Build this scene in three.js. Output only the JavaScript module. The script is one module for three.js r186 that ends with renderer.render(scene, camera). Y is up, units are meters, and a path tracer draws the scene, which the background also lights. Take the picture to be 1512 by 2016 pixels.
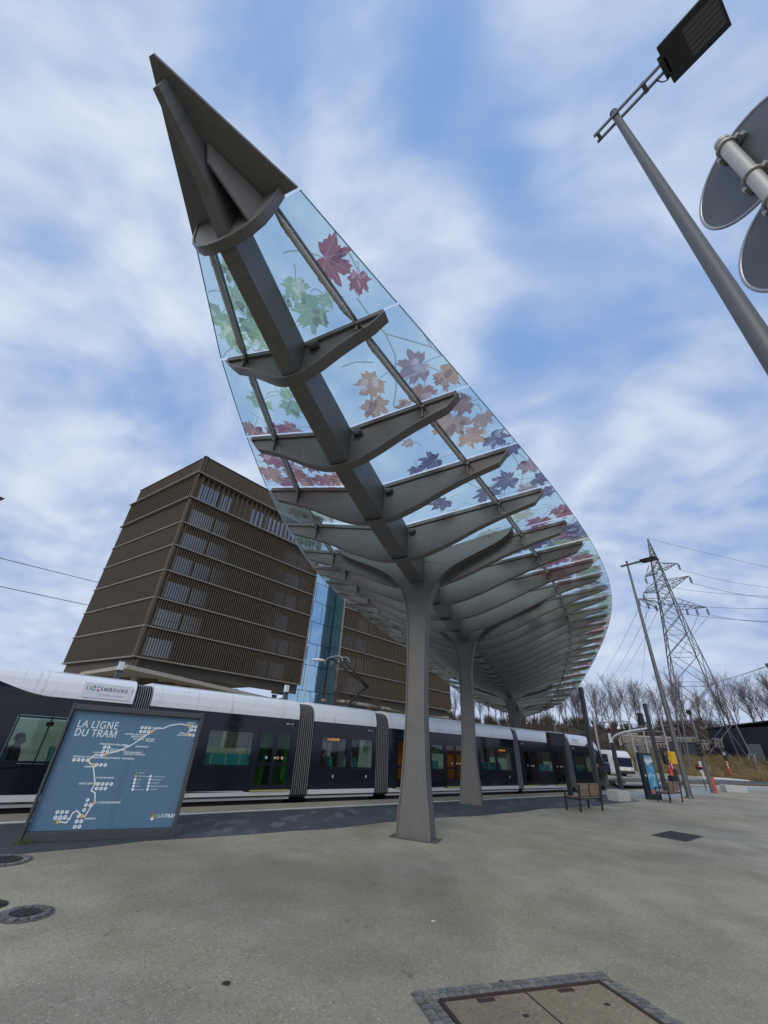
import * as THREE from 'three';
import { mergeGeometries, mergeVertices, toCreasedNormals } from 'three/addons/utils/BufferGeometryUtils.js';
import { RoundedBoxGeometry } from 'three/addons/geometries/RoundedBoxGeometry.js';
import { MarchingCubes } from 'three/addons/objects/MarchingCubes.js';

// ---------------------------------------------------------------- camera
const scene = new THREE.Scene();
const EYE = 1.85, FOCAL = 780.22, K = 1.15625;                 // eye height in m, focal length in photo pixels
const camera = new THREE.PerspectiveCamera(2 * Math.atan(1008 / FOCAL) * 180 / Math.PI, 0.75, 0.05, 3000);
camera.position.set(0, EYE, 0);
camera.rotation.set(THREE.MathUtils.degToRad(30.072), 0, THREE.MathUtils.degToRad(3.7986));
camera.updateMatrixWorld(true);
const renderer = new THREE.WebGLRenderer({ antialias: true });
renderer.toneMapping = THREE.LinearToneMapping;
renderer.toneMappingExposure = 1.0;
renderer.shadowMap.enabled = true;

// ---------------------------------------------------------------- noise and pixel helpers
function rng(seed) { let s = seed >>> 0; return () => { s = (s + 0x6d2b79f5) | 0; let t = Math.imul(s ^ (s >>> 15), 1 | s); t = (t + Math.imul(t ^ (t >>> 7), 61 | t)) ^ t; return ((t ^ (t >>> 14)) >>> 0) / 4294967296; }; }
const NT = new Float32Array(65536); { const r = rng(77); for (let i = 0; i < 65536; i++) NT[i] = r(); }
function vnoise(x, y, wrap = 256) {                             // value noise, 0..1, repeats every wrap cells
  let ix = Math.floor(x), iy = Math.floor(y); const fx = x - ix, fy = y - iy;
  const u = fx * fx * (3 - 2 * fx), v = fy * fy * (3 - 2 * fy);
  ix = ((ix % wrap) + wrap) % wrap; iy = ((iy % wrap) + wrap) % wrap;
  const jx = (ix + 1) % wrap, jy = (iy + 1) % wrap;
  const a = NT[(iy << 8) + ix], b = NT[(iy << 8) + jx], c = NT[(jy << 8) + ix], d = NT[(jy << 8) + jx];
  return (a + (b - a) * u) * (1 - v) + (c + (d - c) * u) * v;
}
function fbm(x, y, oct = 4, wrap = 256) { let s = 0, a = 0.5, n = 0; for (let i = 0; i < oct; i++) { s += a * vnoise(x + i * 17.3, y + i * 9.1, wrap); n += a; a *= 0.5; x *= 2; y *= 2; wrap = Math.min(256, wrap * 2); } return s / n; }
const sstep = (a, b, x) => { const t = Math.min(1, Math.max(0, (x - a) / (b - a))); return t * t * (3 - 2 * t); };
const lerp = (a, b, t) => a + (b - a) * t;
const V = (x, y, z) => new THREE.Vector3(x, y, z);
function rayOf(px, py) { return V((px - 756) / FOCAL, -(py - 1008) / FOCAL, -1).applyQuaternion(camera.quaternion).normalize(); }
function G(px, py, h = 0) { const d = rayOf(px, py); return camera.position.clone().addScaledVector(d, (h - EYE) / d.y); }            // the point at height h seen at a pixel
function onPlane(px, py, p, n) { const d = rayOf(px, py); const t = (p.clone().sub(camera.position)).dot(n) / d.dot(n); return camera.position.clone().addScaledVector(d, t); }
function over(px, py, p) { return onPlane(px, py, p, V(p.x, 0, p.z).normalize()).y; }                                               // height over ground point p
function atDist(px, py, dist) { const d = rayOf(px, py); return camera.position.clone().addScaledVector(d, dist / Math.hypot(d.x, d.z)); }

// ---------------------------------------------------------------- sky and sun
{
  const W = 2048, Hh = 1024, data = new Float32Array(W * Hh * 4);
  // blue gaps and bright banks of cloud, by the direction in which they stand
  const gaps = [[620, 60, 170, .75], [470, 70, 110, .35], [700, 330, 150, .25], [880, 170, 90, .7], [860, 290, 80, .35], [1010, 400, 75, .85], [960, 60, 90, .3], [1200, 150, 140, .25], [1110, 540, 170, .5], [990, 660, 60, .75], [1180, 620, 110, .5], [1380, 560, 130, .4], [90, 560, 120, .55], [30, 480, 80, .4], [250, 730, 90, .5], [330, 800, 60, .35], [120, 700, 60, .2], [820, 560, 90, .2], [1130, 800, 60, .35], [960, 780, 80, .3], [300, 900, 60, .2], [1190, 1080, 50, .2], [1050, 250, 90, .35], [560, 230, 90, .1], [150, 60, 90, .15], [1440, 300, 80, .2]]
    .map(([x, y, r, a]) => { const d = rayOf(x, y), e = rayOf(x + r, y); return [d, 1 - d.dot(e), a]; });
  const banks = [[80, 180, 160, .5], [180, 300, 170, .6], [100, 60, 120, .35], [40, 640, 140, .6], [180, 640, 100, .5], [640, 200, 110, .6], [780, 120, 90, .4], [1100, 320, 120, .5], [1260, 430, 120, .45], [1050, 100, 110, .3], [900, 640, 90, .4], [1300, 700, 150, .5], [1380, 860, 150, .5], [60, 900, 130, .5], [200, 950, 110, .4], [700, 450, 80, .35], [980, 560, 90, .35], [1430, 130, 120, .4], [330, 110, 90, .4], [300, 620, 80, .35]]
    .map(([x, y, r, a]) => { const d = rayOf(x, y), e = rayOf(x + r, y); return [d, 1 - d.dot(e), a]; });
  const blue = [0.19, 0.355, 0.70], white = [0.66, 0.745, 0.885], dull = [0.39, 0.50, 0.74];
  for (let row = 0; row < Hh; row++) {
    const up = ((row + 0.5) / Hh - 0.5) * Math.PI, y = Math.sin(up), cu = Math.cos(up);
    for (let col = 0; col < W; col++) {
      const a = ((col + 0.5) / W - 0.5) * 2 * Math.PI, x = Math.cos(a) * cu, z = Math.sin(a) * cu, o = (row * W + col) * 4;
      if (y < 0) { data[o] = 0.24; data[o + 1] = 0.24; data[o + 2] = 0.23; data[o + 3] = 1; continue; }
      const k = 1 / (y + 0.28), px = x * k * 1.5 + 40, pz = z * k * 1.5 + 40;
      const wx = px + 0.5 * (fbm(px * 1.1 + 3, pz * 1.1, 3) - .5), wz = pz + 0.5 * (fbm(px * 1.1, pz * 1.1 + 7, 3) - .5);
      const big = fbm(wx * 1.3, wz * 1.6, 4), mid = fbm(wx * 3.4 + wz * 1.4 + 11, wz * 2.6 - wx * 1.2, 4), fine = fbm(wx * 9 + 5 + 1.2 * mid, wz * 10, 5);
      let c = 0.74 + 0.9 * (big - 0.5) + 0.32 * (mid - 0.5) + 0.36 * (fine - 0.5), b = 0.46 + .9 * (mid - 0.5) + .8 * (big - .5) + 0.9 * (fine - .5);
      const wob = 0.4 + 1.2 * mid;
      const gx = x + .22 * (fbm(px * 1.9 + 60, pz * 1.9, 4) - .5), gy = y + .16 * (fbm(px * 2.1 + 30, pz * 1.7 + 9, 4) - .5), gz = z + .22 * (fbm(px * 1.8, pz * 2.0 + 44, 4) - .5);
      for (const [d, r, s] of gaps) { const q = ((d.x - gx) ** 2 + (d.y - gy) ** 2 + (d.z - gz) ** 2) / (2 * r); if (q < 6) c -= s * Math.exp(-q * .8) * wob * 0.62; }
      for (const [d, r, s] of banks) { const q = (1 - (d.x * x + d.y * y + d.z * z)) / r; if (q < 6) { const g = s * Math.exp(-q * 1.1); c += 0.22 * g; b += 0.42 * g; } }
      const low = sstep(0.30, 0.0, y);
      c = lerp(c, Math.max(c, 0.86), low); b = lerp(b, 0.62 + .5 * (mid - .5), low * 0.7);
      c = c < .45 ? .45 - .4 * (1 - Math.exp(-(.45 - c) / .4)) : c; c = Math.min(1, Math.max(0.05, c)); b = Math.min(1.15, Math.max(0, b));
      const cc = c * c * (3 - 2 * c);
      for (let i = 0; i < 3; i++) data[o + i] = lerp(blue[i], lerp(dull[i], white[i], b), cc);
      data[o + 3] = 1;
    }
  }
  const sky = new THREE.DataTexture(data, W, Hh, THREE.RGBAFormat, THREE.FloatType);
  sky.mapping = THREE.EquirectangularReflectionMapping; sky.magFilter = THREE.LinearFilter; sky.minFilter = THREE.LinearFilter; sky.needsUpdate = true;
  scene.background = sky; scene.environment = sky;
}
const sun = new THREE.DirectionalLight(new THREE.Color(1, 0.95, 0.88), 1.5);
sun.position.set(-30, 40, 60); sun.target.position.set(0, 0, -20); sun.castShadow = true; sun.shadow.radius = 60;
sun.shadow.mapSize.set(2048, 2048); Object.assign(sun.shadow.camera, { left: -70, right: 70, top: 70, bottom: -70, near: 1, far: 250 });
scene.add(sun, sun.target);

// ---------------------------------------------------------------- building blocks
const taken = new Map();
function numbered(n) { const k = taken.get(n) ?? 0; taken.set(n, k + 1); return k ? n + '_' + String(k).padStart(3, '0') : n; }
function mesh(name, geo, mat, parent) { const m = new THREE.Mesh(geo, mat); m.name = name; if (parent) parent.add(m); return m; }
function thing(name, label, category, pos = [0, 0, 0], turn = 0, group) {
  const o = new THREE.Group(); o.name = numbered(name); o.position.set(...pos); o.rotation.y = turn; o.userData = { label, category };
  if (group) o.userData.group = group; scene.add(o); return o;
}
function struct(name, geo, mat) { const m = mesh(numbered(name), geo, mat, scene); m.userData = { kind: 'structure' }; return m; }
function bx(w, h, d, x = 0, y = 0, z = 0, rx = 0, ry = 0, rz = 0) { const g = new THREE.BoxGeometry(w, h, d); if (rx) g.rotateX(rx); if (ry) g.rotateY(ry); if (rz) g.rotateZ(rz); return g.translate(x, y, z); }
function rbx(w, h, d, r, x = 0, y = 0, z = 0, rx = 0, ry = 0, rz = 0) { const g = new RoundedBoxGeometry(w, h, d, 2, r); if (rx) g.rotateX(rx); if (ry) g.rotateY(ry); if (rz) g.rotateZ(rz); return g.translate(x, y, z); }
function rod(a, b, r0, r1 = r0, n = 8) { const d = b.clone().sub(a), L = d.length(); const g = new THREE.CylinderGeometry(r1, r0, L, n, 1); g.translate(0, L / 2, 0); g.applyQuaternion(new THREE.Quaternion().setFromUnitVectors(V(0, 1, 0), d.normalize())); return g.translate(a.x, a.y, a.z); }
function bar(a, b, w, h) { const d = b.clone().sub(a), L = d.length(); const g = new THREE.BoxGeometry(w, h, L); g.translate(0, 0, L / 2); const m = new THREE.Matrix4().lookAt(d, V(0, 0, 0), Math.abs(d.y) / L > .99 ? V(1, 0, 0) : V(0, 1, 0)); g.applyMatrix4(m); return g.translate(a.x, a.y, a.z); }
function tube(pts, r, seg = 40, n = 6) { return new THREE.TubeGeometry(new THREE.CatmullRomCurve3(pts), seg, r, n, false); }
function cyl(r0, r1, h, x, y, z, n = 20) { return new THREE.CylinderGeometry(r1, r0, h, n).translate(x, y + h / 2, z); }
function merge(list) { return mergeGeometries(list.map((g) => { const q = g.index ? g.toNonIndexed() : g; for (const k of Object.keys(q.attributes)) if (!['position', 'normal', 'uv'].includes(k)) q.deleteAttribute(k); return q; })); }
function polyGeo(verts, faces, uvs) {                           // flat-shaded polygons; verts are Vector3, faces lists of indices
  const pos = [], uv = []; for (const f of faces) for (let i = 1; i < f.length - 1; i++) for (const k of [f[0], f[i], f[i + 1]]) { pos.push(verts[k].x, verts[k].y, verts[k].z); if (uvs) uv.push(...uvs[k]); else uv.push(verts[k].x, verts[k].z); }
  const g = new THREE.BufferGeometry(); g.setAttribute('position', new THREE.Float32BufferAttribute(pos, 3)); g.setAttribute('uv', new THREE.Float32BufferAttribute(uv, 2)); g.computeVertexNormals(); return g;
}
function slab(outline, y0, y1) {                                // vertical prism over an outline of [x, z]
  const s = new THREE.Shape(outline.map(([x, z]) => new THREE.Vector2(x, -z))); const g = new THREE.ExtrudeGeometry(s, { depth: y1 - y0, bevelEnabled: false }); g.rotateX(-Math.PI / 2); return g.translate(0, y0, 0);
}
function sheet(outline, y, holes = []) {                        // level sheet with uv in metres
  const s = new THREE.Shape(outline.map(([x, z]) => new THREE.Vector2(x, -z))); for (const h of holes) s.holes.push(new THREE.Path(h.map(([x, z]) => new THREE.Vector2(x, -z))));
  const g = new THREE.ShapeGeometry(s); g.rotateX(-Math.PI / 2); g.translate(0, y, 0); const p = g.attributes.position, uv = g.attributes.uv; for (let i = 0; i < p.count; i++) uv.setXY(i, p.getX(i), p.getZ(i)); return g;
}
function loft(sections, closed = true) {                        // sections: arrays of Vector3 of one length
  const n = sections[0].length, pos = [], idx = []; for (const s of sections) for (const p of s) pos.push(p.x, p.y, p.z);
  for (let i = 0; i < sections.length - 1; i++) for (let j = 0; j < (closed ? n : n - 1); j++) { const a = i * n + j, b = i * n + (j + 1) % n, c = a + n, d = b + n; idx.push(a, c, b, b, c, d); }
  const g = new THREE.BufferGeometry(); g.setAttribute('position', new THREE.Float32BufferAttribute(pos, 3)); g.setAttribute('uv', new THREE.Float32BufferAttribute(new Float32Array(pos.length / 3 * 2), 2)); g.setIndex(idx); g.computeVertexNormals(); return g;
}
function dataTex(w, h, f, srgb = true, rep) {
  const d = new Uint8Array(w * h * 4), c = [0, 0, 0];
  for (let y = 0; y < h; y++) for (let x = 0; x < w; x++) { f(x, y, c); const o = (y * w + x) * 4; d[o] = Math.max(0, Math.min(255, c[0])); d[o + 1] = Math.max(0, Math.min(255, c[1])); d[o + 2] = Math.max(0, Math.min(255, c[2])); d[o + 3] = 255; }
  const t = new THREE.DataTexture(d, w, h); t.wrapS = t.wrapT = THREE.RepeatWrapping; t.magFilter = THREE.LinearFilter; t.minFilter = THREE.LinearMipmapLinearFilter; t.generateMipmaps = true; if (srgb) t.colorSpace = THREE.SRGBColorSpace; if (rep) t.repeat.set(...rep); t.needsUpdate = true; return t;
}
function canvasTex(w, h, draw) { const c = document.createElement('canvas'); c.width = w; c.height = h; const x = c.getContext('2d'); draw(x, w, h); const t = new THREE.CanvasTexture(c); t.colorSpace = THREE.SRGBColorSpace; t.magFilter = THREE.LinearFilter; return t; }
const lin = (r, g, b) => new THREE.Color().setRGB(r, g, b);
function std(r, g, b, rough = 0.7, metal = 0, more = {}) { return new THREE.MeshStandardMaterial({ color: lin(r, g, b), roughness: rough, metalness: metal, ...more }); }
function phys(o) { return new THREE.MeshPhysicalMaterial(o); }
const r0 = rng(5);
// shared fine grain for painted steel and stone
const grain = dataTex(256, 256, (x, y, c) => { const v = 128 + 60 * (fbm(x / 4, y / 4, 3, 64) - .5) + 70 * (vnoise(x, y) - .5); c[0] = c[1] = c[2] = v; }, false, [2, 2]);
const blotch = dataTex(512, 512, (x, y, c) => { const v = 232 + 34 * (fbm(x / 64, y / 64, 5, 8) - .5) + 16 * (vnoise(x, y) - .5); c[0] = v; c[1] = v * .995; c[2] = v * .985; }, true, [0.35, 0.35]);
// ---------------------------------------------------------------- ground
const TH = THREE.MathUtils.degToRad(50.58), TRAM_TURN = Math.PI / 2 - TH;
const T0 = G(790, 1582);                                        // a point of the white platform line
const tramFrame = new THREE.Matrix4().makeRotationY(TRAM_TURN).setPosition(T0.x, 0, T0.z);
const tl = (x, z) => { const p = V(x, 0, z).applyMatrix4(tramFrame); return [p.x, p.z]; };   // tram axes to world
const groundMap = dataTex(2048, 2048, (x, y, c) => {
  const u = x / 2048, v = y / 2048;
  const big = fbm(u * 8, v * 8, 4, 8), mid = fbm(u * 40 + 3, v * 40, 4, 40), sp = vnoise(x * .5, y * .5), sp2 = NT[(x * 7 + y * 131) & 65535], sp3 = NT[(x * 3 + (y >> 1) * 257 + 99) & 65535];
  const damp = sstep(.54, .66, fbm(u * 6 + 20, v * 6 + 4, 4, 6));
  let l = 150 + 34 * (big - .5) + 30 * (mid - .5) + 16 * (sp - .5) + 22 * (sp2 - .5);
  if (sp3 > .99) l += 38; if (sp3 < .012) l -= 34; { const q = vnoise(u * 200 + 9, v * 200); if (q > .965) l -= 22; else if (q < .02) l += 20; }
  l *= 1 - .08 * damp;
  const w = fbm(u * 5 + 31, v * 5, 3, 5), warm = 5 * (w - .5) + 9 * (sp2 - .5);
  c[0] = l + 8 + warm; c[1] = l - 2; c[2] = l - 25 - warm * 1.3 + 6 * damp;
}, true, [1 / 22, 1 / 22]);
const groundBump = dataTex(512, 512, (x, y, c) => { const v = 120 + 100 * (vnoise(x / 2.2, y / 2.2) - .5) + 70 * (NT[(x * 13 + y * 517) & 65535] - .5); c[0] = c[1] = c[2] = v; }, false, [1 / 1.7, 1 / 1.7]);
const groundMat = new THREE.MeshStandardMaterial({ map: groundMap, bumpMap: groundBump, bumpScale: 0.006, roughness: 0.82 });
const asphaltMap = dataTex(1024, 1024, (x, y, c) => {
  const u = x / 1024, v = y / 1024, st = fbm(u * 26, v * 9, 5, 9), m = sstep(.60, .74, st) * (0.4 + .6 * vnoise(x / 3, y / 3)), g = NT[(x * 5 + y * 733) & 65535];
  const l = 74 + 20 * (fbm(u * 12, v * 12, 4, 12) - .5) + 34 * (g - .5);
  c[0] = lerp(l - 3, 170, m * .42); c[1] = lerp(l, 172, m * .42); c[2] = lerp(l + 4, 176, m * .42);
}, true, [1 / 9, 1 / 9]);
const asphaltMat = new THREE.MeshStandardMaterial({ map: asphaltMap, bumpMap: groundBump, bumpScale: 0.005, roughness: 0.6 });
const concreteMap = dataTex(512, 512, (x, y, c) => { const l = 176 + 30 * (fbm(x / 60, y / 60, 5, 8) - .5) + 22 * (NT[(x * 11 + y * 311) & 65535] - .5); c[0] = l; c[1] = l - 1; c[2] = l - 7; }, true, [.5, .5]);
const concreteMat = new THREE.MeshStandardMaterial({ map: concreteMap, bumpMap: grain, bumpScale: .004, roughness: .85 });
const paintMat = new THREE.MeshStandardMaterial({ map: dataTex(256, 256, (x, y, c) => { const l = 214 + 30 * (fbm(x / 20, y / 20, 4, 12) - .5) - 40 * sstep(.62, .8, fbm(x / 9, y / 9, 3, 28)); c[0] = l; c[1] = l - 1; c[2] = l - 8; }, true, [.8, .8]), roughness: .7 });

const trackHole = [tl(-60, -1.07), tl(32, -1.07), tl(32, -8.6), tl(-60, -8.6)];
struct('ground', sheet([[-900, -900], [900, -900], [900, 300], [-900, 300]], 0, [trackHole]), groundMat);
struct('trackbed', sheet(trackHole, -0.3), new THREE.MeshStandardMaterial({ map: asphaltMap, color: lin(.62, .56, .5), roughness: .9 }));
{
  const w = []; const side = (a, b) => polyGeo([V(a[0], 0, a[1]), V(b[0], 0, b[1]), V(b[0], -.3, b[1]), V(a[0], -.3, a[1])], [[0, 1, 2, 3]]);
  for (let i = 0; i < 4; i++) w.push(side(trackHole[i], trackHole[(i + 1) % 4]));
  struct('platform_edge', merge(w), concreteMat);
}
const railMat = std(.28, .25, .23, .35, .9);
for (const z of [-1.75, -3.18, -5.55, -6.98]) { const r = struct('rail', merge([bx(91, .1, .06, -14, -.245, 0), bx(91, .02, .15, -14, -.285, 0)]), railMat); r.applyMatrix4(new THREE.Matrix4().multiplyMatrices(tramFrame, new THREE.Matrix4().makeTranslation(0, 0, z))); }
{ // asphalt of the platform with a slightly wandering seam towards the plaza
  const o = []; for (let x = -60; x <= 14; x += 1) o.push(tl(x, 2.72 + .1 * Math.sin(x * .9) + .06 * Math.sin(x * 2.3) - Math.max(0, (x + 3)) * .0));
  o.push(tl(15.2, 1.9), tl(15.8, .6), tl(16, .16)); o.push(tl(-60, .16)); struct('platform_asphalt', sheet(o, .004), asphaltMat);
}
struct('platform_line', sheet([tl(-60, .09), tl(33, .09), tl(33, -.09), tl(-60, -.09)], .006), paintMat);
struct('paved_apron', sheet([tl(16.6, 2.6), tl(33, 2.0), tl(60, 3), tl(60, -1), tl(33.5, -.4), tl(33.5, .16), tl(16.6, .16)], .005), new THREE.MeshStandardMaterial({ map: concreteMap, color: lin(.72, .72, .72), roughness: .55 }));
{ // the road beyond the tracks, its kerbs and the strip of bare soil along it
  const a = G(1215, 1546), b = G(1530, 1552), c = G(1560, 1532), d = G(1205, 1531);
  struct('road', sheet([[a.x, a.z], [b.x, b.z], [c.x + 20, c.z], [d.x, d.z]], .004), new THREE.MeshStandardMaterial({ map: asphaltMap, roughness: .6 }));
  const k = (p, q, w, name, mat, h) => { const P = G(...p), Q = G(...q), dir = Q.clone().sub(P).normalize(), n = V(-dir.z, 0, dir.x).multiplyScalar(w); struct(name, slab([[P.x, P.z], [Q.x, Q.z], [Q.x + n.x, Q.z + n.z], [P.x + n.x, P.z + n.z]], 0, h), mat); };
  const soil = new THREE.MeshStandardMaterial({ map: groundMap, color: lin(.42, .33, .27), bumpMap: groundBump, bumpScale: .03, roughness: 1 });
  k([1350, 1546], [1540, 1551], -2.2, 'soil_strip', soil, .14);
  k([1352, 1547.5], [1540, 1553], -.22, 'kerb', concreteMat, .15);
  k([1405, 1533.5], [1475, 1538], -3.0, 'traffic_island', paintMat, .13);
  k([1238, 1542.5], [1290, 1543.2], -2.5, 'soil_strip', soil, .12);
  k([1238, 1544], [1345, 1544.5], -.25, 'kerb', concreteMat, .14);
}

// ---------------------------------------------------------------- the canopy
const CAN = { x: 1.0425 * K, z: -9.9319 * K, hd: .3875, S: 1.6282 * K };
const steelMap = dataTex(1024, 1024, (x, y, c) => { const s = fbm(x / 80, y / 110, 5, 12), l = 218 + 18 * (s - .5) + 8 * (fbm(x / 14, y / 9, 3, 70) - .5) - 14 * sstep(.66, .8, fbm(x / 20 + 7, y / 64 + 3, 4, 50)) + 14 * (NT[(x * 3 + y * 419) & 65535] - .5); c[0] = l; c[1] = l * .985; c[2] = l * .965; }, true, [.25, .25]);
const steel = new THREE.MeshStandardMaterial({ map: steelMap, color: lin(.215, .209, .204), bumpMap: grain, bumpScale: .0005, roughness: .46, metalness: .15 });   // one paint for all the steel of the canopy
const tubeSteel = std(.5, .49, .47, .4, .15), blackSteel = std(.03, .03, .033, .5, .2);
const tipA = [7.4776, -.574, -4.4272, -1.1679, 2.238], widA = [6.1229, -4.9451, -.6068, -.4234, .4828];
const farTip = { 23: 6.88, 24: 6.62, 25: 6.42, 26: 6.24, 27: 6.1, 28: 5.98, 29: 5.88, 30: 5.78, 31: 5.72 };
const ribW = (i) => { const t = (i - 15) / 15; let s = 0; for (let k = 0; k < 5; k++) s += widA[k] * t ** (2 * k); return K * s; };
const ribT = (i) => { if (i >= 23) { const a = Math.floor(i); return lerp(farTip[a], farTip[Math.min(31, a + 1)], i - a); } const t = (i - 15) / 15; return K * tipA.reduce((s, a, k) => s + a * t ** k, 0); };
const ybTab = [7.36, 6.84, 6.43, 6.21, 6.05, 5.98];
const ribB = (i) => { if (i < 5) { const a = Math.max(0, Math.floor(i)); return lerp(ybTab[a], ybTab[a + 1], i - a); } return i <= 21 ? 5.98 : lerp(5.98, 5.3, (i - 21) / 9); };
const ribC = (i) => { const t = ribT(i) - .17 * ribW(i); return Math.max(t, ribB(i) + .45); };
const ribX = (i) => (i - 5) * CAN.S;
const topAt = (i, v) => lerp(ribC(i), ribT(i), Math.abs(v) / ribW(i));
const canopy = thing('station_canopy', 'long leaf shaped glass and grey steel canopy on flared columns, pointed tip with leaf prints', 'canopy', [CAN.x, 0, CAN.z], Math.PI / 2 - CAN.hd);
canopy.updateMatrixWorld(true);
const canopyInv = canopy.matrixWorld.clone().invert();
const fprof = new THREE.SplineCurve([[0, 0], [.17, .06], [.37, .27], [.6, .58], [.8, .81], [1, 1]].map((p) => new THREE.Vector2(...p)));
function ribProfile(i) {                                        // lower edge of the right half from the middle outwards, [v, y]
  const W = ribW(i), yt = ribT(i), yb = ribB(i), ch = Math.min(i < 5 ? .37 : Math.max(.2, .37 - (i - 5) * .045), (yt - yb) * .3), We = W - Math.min(.24, W * .22), ye = yt - ch, out = [];
  if (i === 0) return [[0, 7.36], [.2, 7.38], [.38, 7.46], [.53, 7.62], [.62, 7.86], [.69, 8.26]];
  for (const p of fprof.getPoints(22)) out.push([p.x * We, yb + p.y * (ye - yb)]);
  out.push([W - .005, yt - .07]); return out;
}
function strip(prof, w, t, x0) {                                // plate of width w along x that follows a profile of [v, y]
  const secs = []; let u = 0; const us = [];
  for (let k = 0; k < prof.length; k++) {
    const a = prof[Math.max(0, k - 1)], b = prof[Math.min(prof.length - 1, k + 1)], dv = b[0] - a[0], dy = b[1] - a[1], L = Math.hypot(dv, dy) || 1, nv = dy / L * t, ny = -dv / L * t, [v, y] = prof[k];
    secs.push([V(x0, y, v), V(x0 + w, y, v), V(x0 + w, y + ny, v + nv), V(x0, y + ny, v + nv)]); if (k) u += Math.hypot(prof[k][0] - prof[k - 1][0], prof[k][1] - prof[k - 1][1]); us.push(u);
  }
  const g = loft(secs); const uv = g.attributes.uv; for (let k = 0; k < secs.length; k++) for (let j = 0; j < 4; j++) uv.setXY(k * 4 + j, us[k], j * w * .5);
  return toCreasedNormals(g, .5);
}
function plate(outline, x0, th) { const g = new THREE.ExtrudeGeometry(new THREE.Shape(outline.map(([v, y]) => new THREE.Vector2(v, y))), { depth: th, bevelEnabled: false }); g.rotateY(-Math.PI / 2); return g.translate(x0 + th, 0, 0); }
const full = (half) => [...half.slice(1).reverse().map(([v, y]) => [-v, y]), ...half];
const PILLARS = [5, 9, 21, 25];
for (let i = 0; i <= 30; i++) {
  const half = ribProfile(i), prof = full(half), W = ribW(i), yc = ribC(i), x = ribX(i), tips = i === 0 ? 8.28 : ribT(i), wt = i === 0 ? .69 : W - .005;
  const shift = PILLARS.includes(i) ? .12 : 0;
  const outline = [...prof, [wt, tips - .02], [0, i === 0 ? 8.12 : yc], [-wt, tips - .02]];
  const rib = mesh('rib', plate(outline, x + shift, .035), steel, canopy);
  mesh('bottom_flange', strip(prof, i ? .2 : .13, .028, x + shift - (i ? .06 : .02)), steel, rib);
  if (i) {
    const edge = [[-W + .02, ribT(i)], [0, yc], [W - .02, ribT(i)]];
    mesh('top_rail', strip(edge, .13, .09, x + shift - .05), steel, rib);
    for (const s of [-1, 1]) {
      const v = .71 * W * s, yt = topAt(i, v), j = prof.findIndex(([q]) => q > v), yb = prof[j][1] + .02;
      mesh('stiffener', merge([bx(.07, yt - yb - .05, .035, x + shift - .035, (yt + yb) / 2 - .03, v), bx(.1, .05, .09, x + shift - .05, yt - .15, v)]), steel, rib);
    }
    if (i < 12) mesh('lug', merge([rbx(.12, .07, .2, .02, x - .07, yc - .16, .34), rbx(.08, .03, .14, .01, x - .09, yc - .22, .34)]), steel, rib);
    if (i < 9) for (const s of [-1, 1]) { const v = .71 * W * s, yt = topAt(i, v); mesh('cable_tail', tube([V(x - .03, yt - .12, v + .04), V(x - .1, yt - .2, v + .07), V(x - .09, yt - .3, v + .1), V(x - .03, yt - .31, v + .12)], .008, 12, 5), blackSteel, rib); }
  }
}
// spine, one box between each two ribs
for (let i = 0; i < 30; i++) {
  const w = (k) => Math.min(.21, .1 + .03 * k + .02), b = (k) => ribB(k) + .055, x0 = ribX(i) + .04, x1 = ribX(i + 1) - .002;
  const sec = (k, x) => [V(x, b(k), -w(k)), V(x, b(k), w(k)), V(x, (k ? ribC(k) : 8.1) - .03, w(k)), V(x, (k ? ribC(k) : 8.1) - .03, -w(k))];
  const s0 = sec(i, x0), s1 = sec(i + 1, x1), g = [];
  g.push(polyGeo([s0[0], s0[1], s1[1], s1[0]], [[0, 3, 2, 1]], [[0, 0], [0, .4], [2, .4], [2, 0]]));
  for (const [p, q] of [[1, 2], [2, 3], [3, 0]]) g.push(polyGeo([s0[p], s0[q], s1[q], s1[p]], [[0, 3, 2, 1]], [[0, 0], [0, 1.2], [2, 1.2], [2, 0]]));
  mesh('spine_beam', merge([g[1], g[2], g[3]]), steel, canopy);
  const soffit = mesh('spine_soffit', merge([polyGeo([0, 1, 2, 3].map((k) => [s0[0], s0[1], s1[1], s1[0]][k].clone().add(V(0, -.012, 0))), [[0, 3, 2, 1]]), g[0]]), steel, canopy);
}
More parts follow.
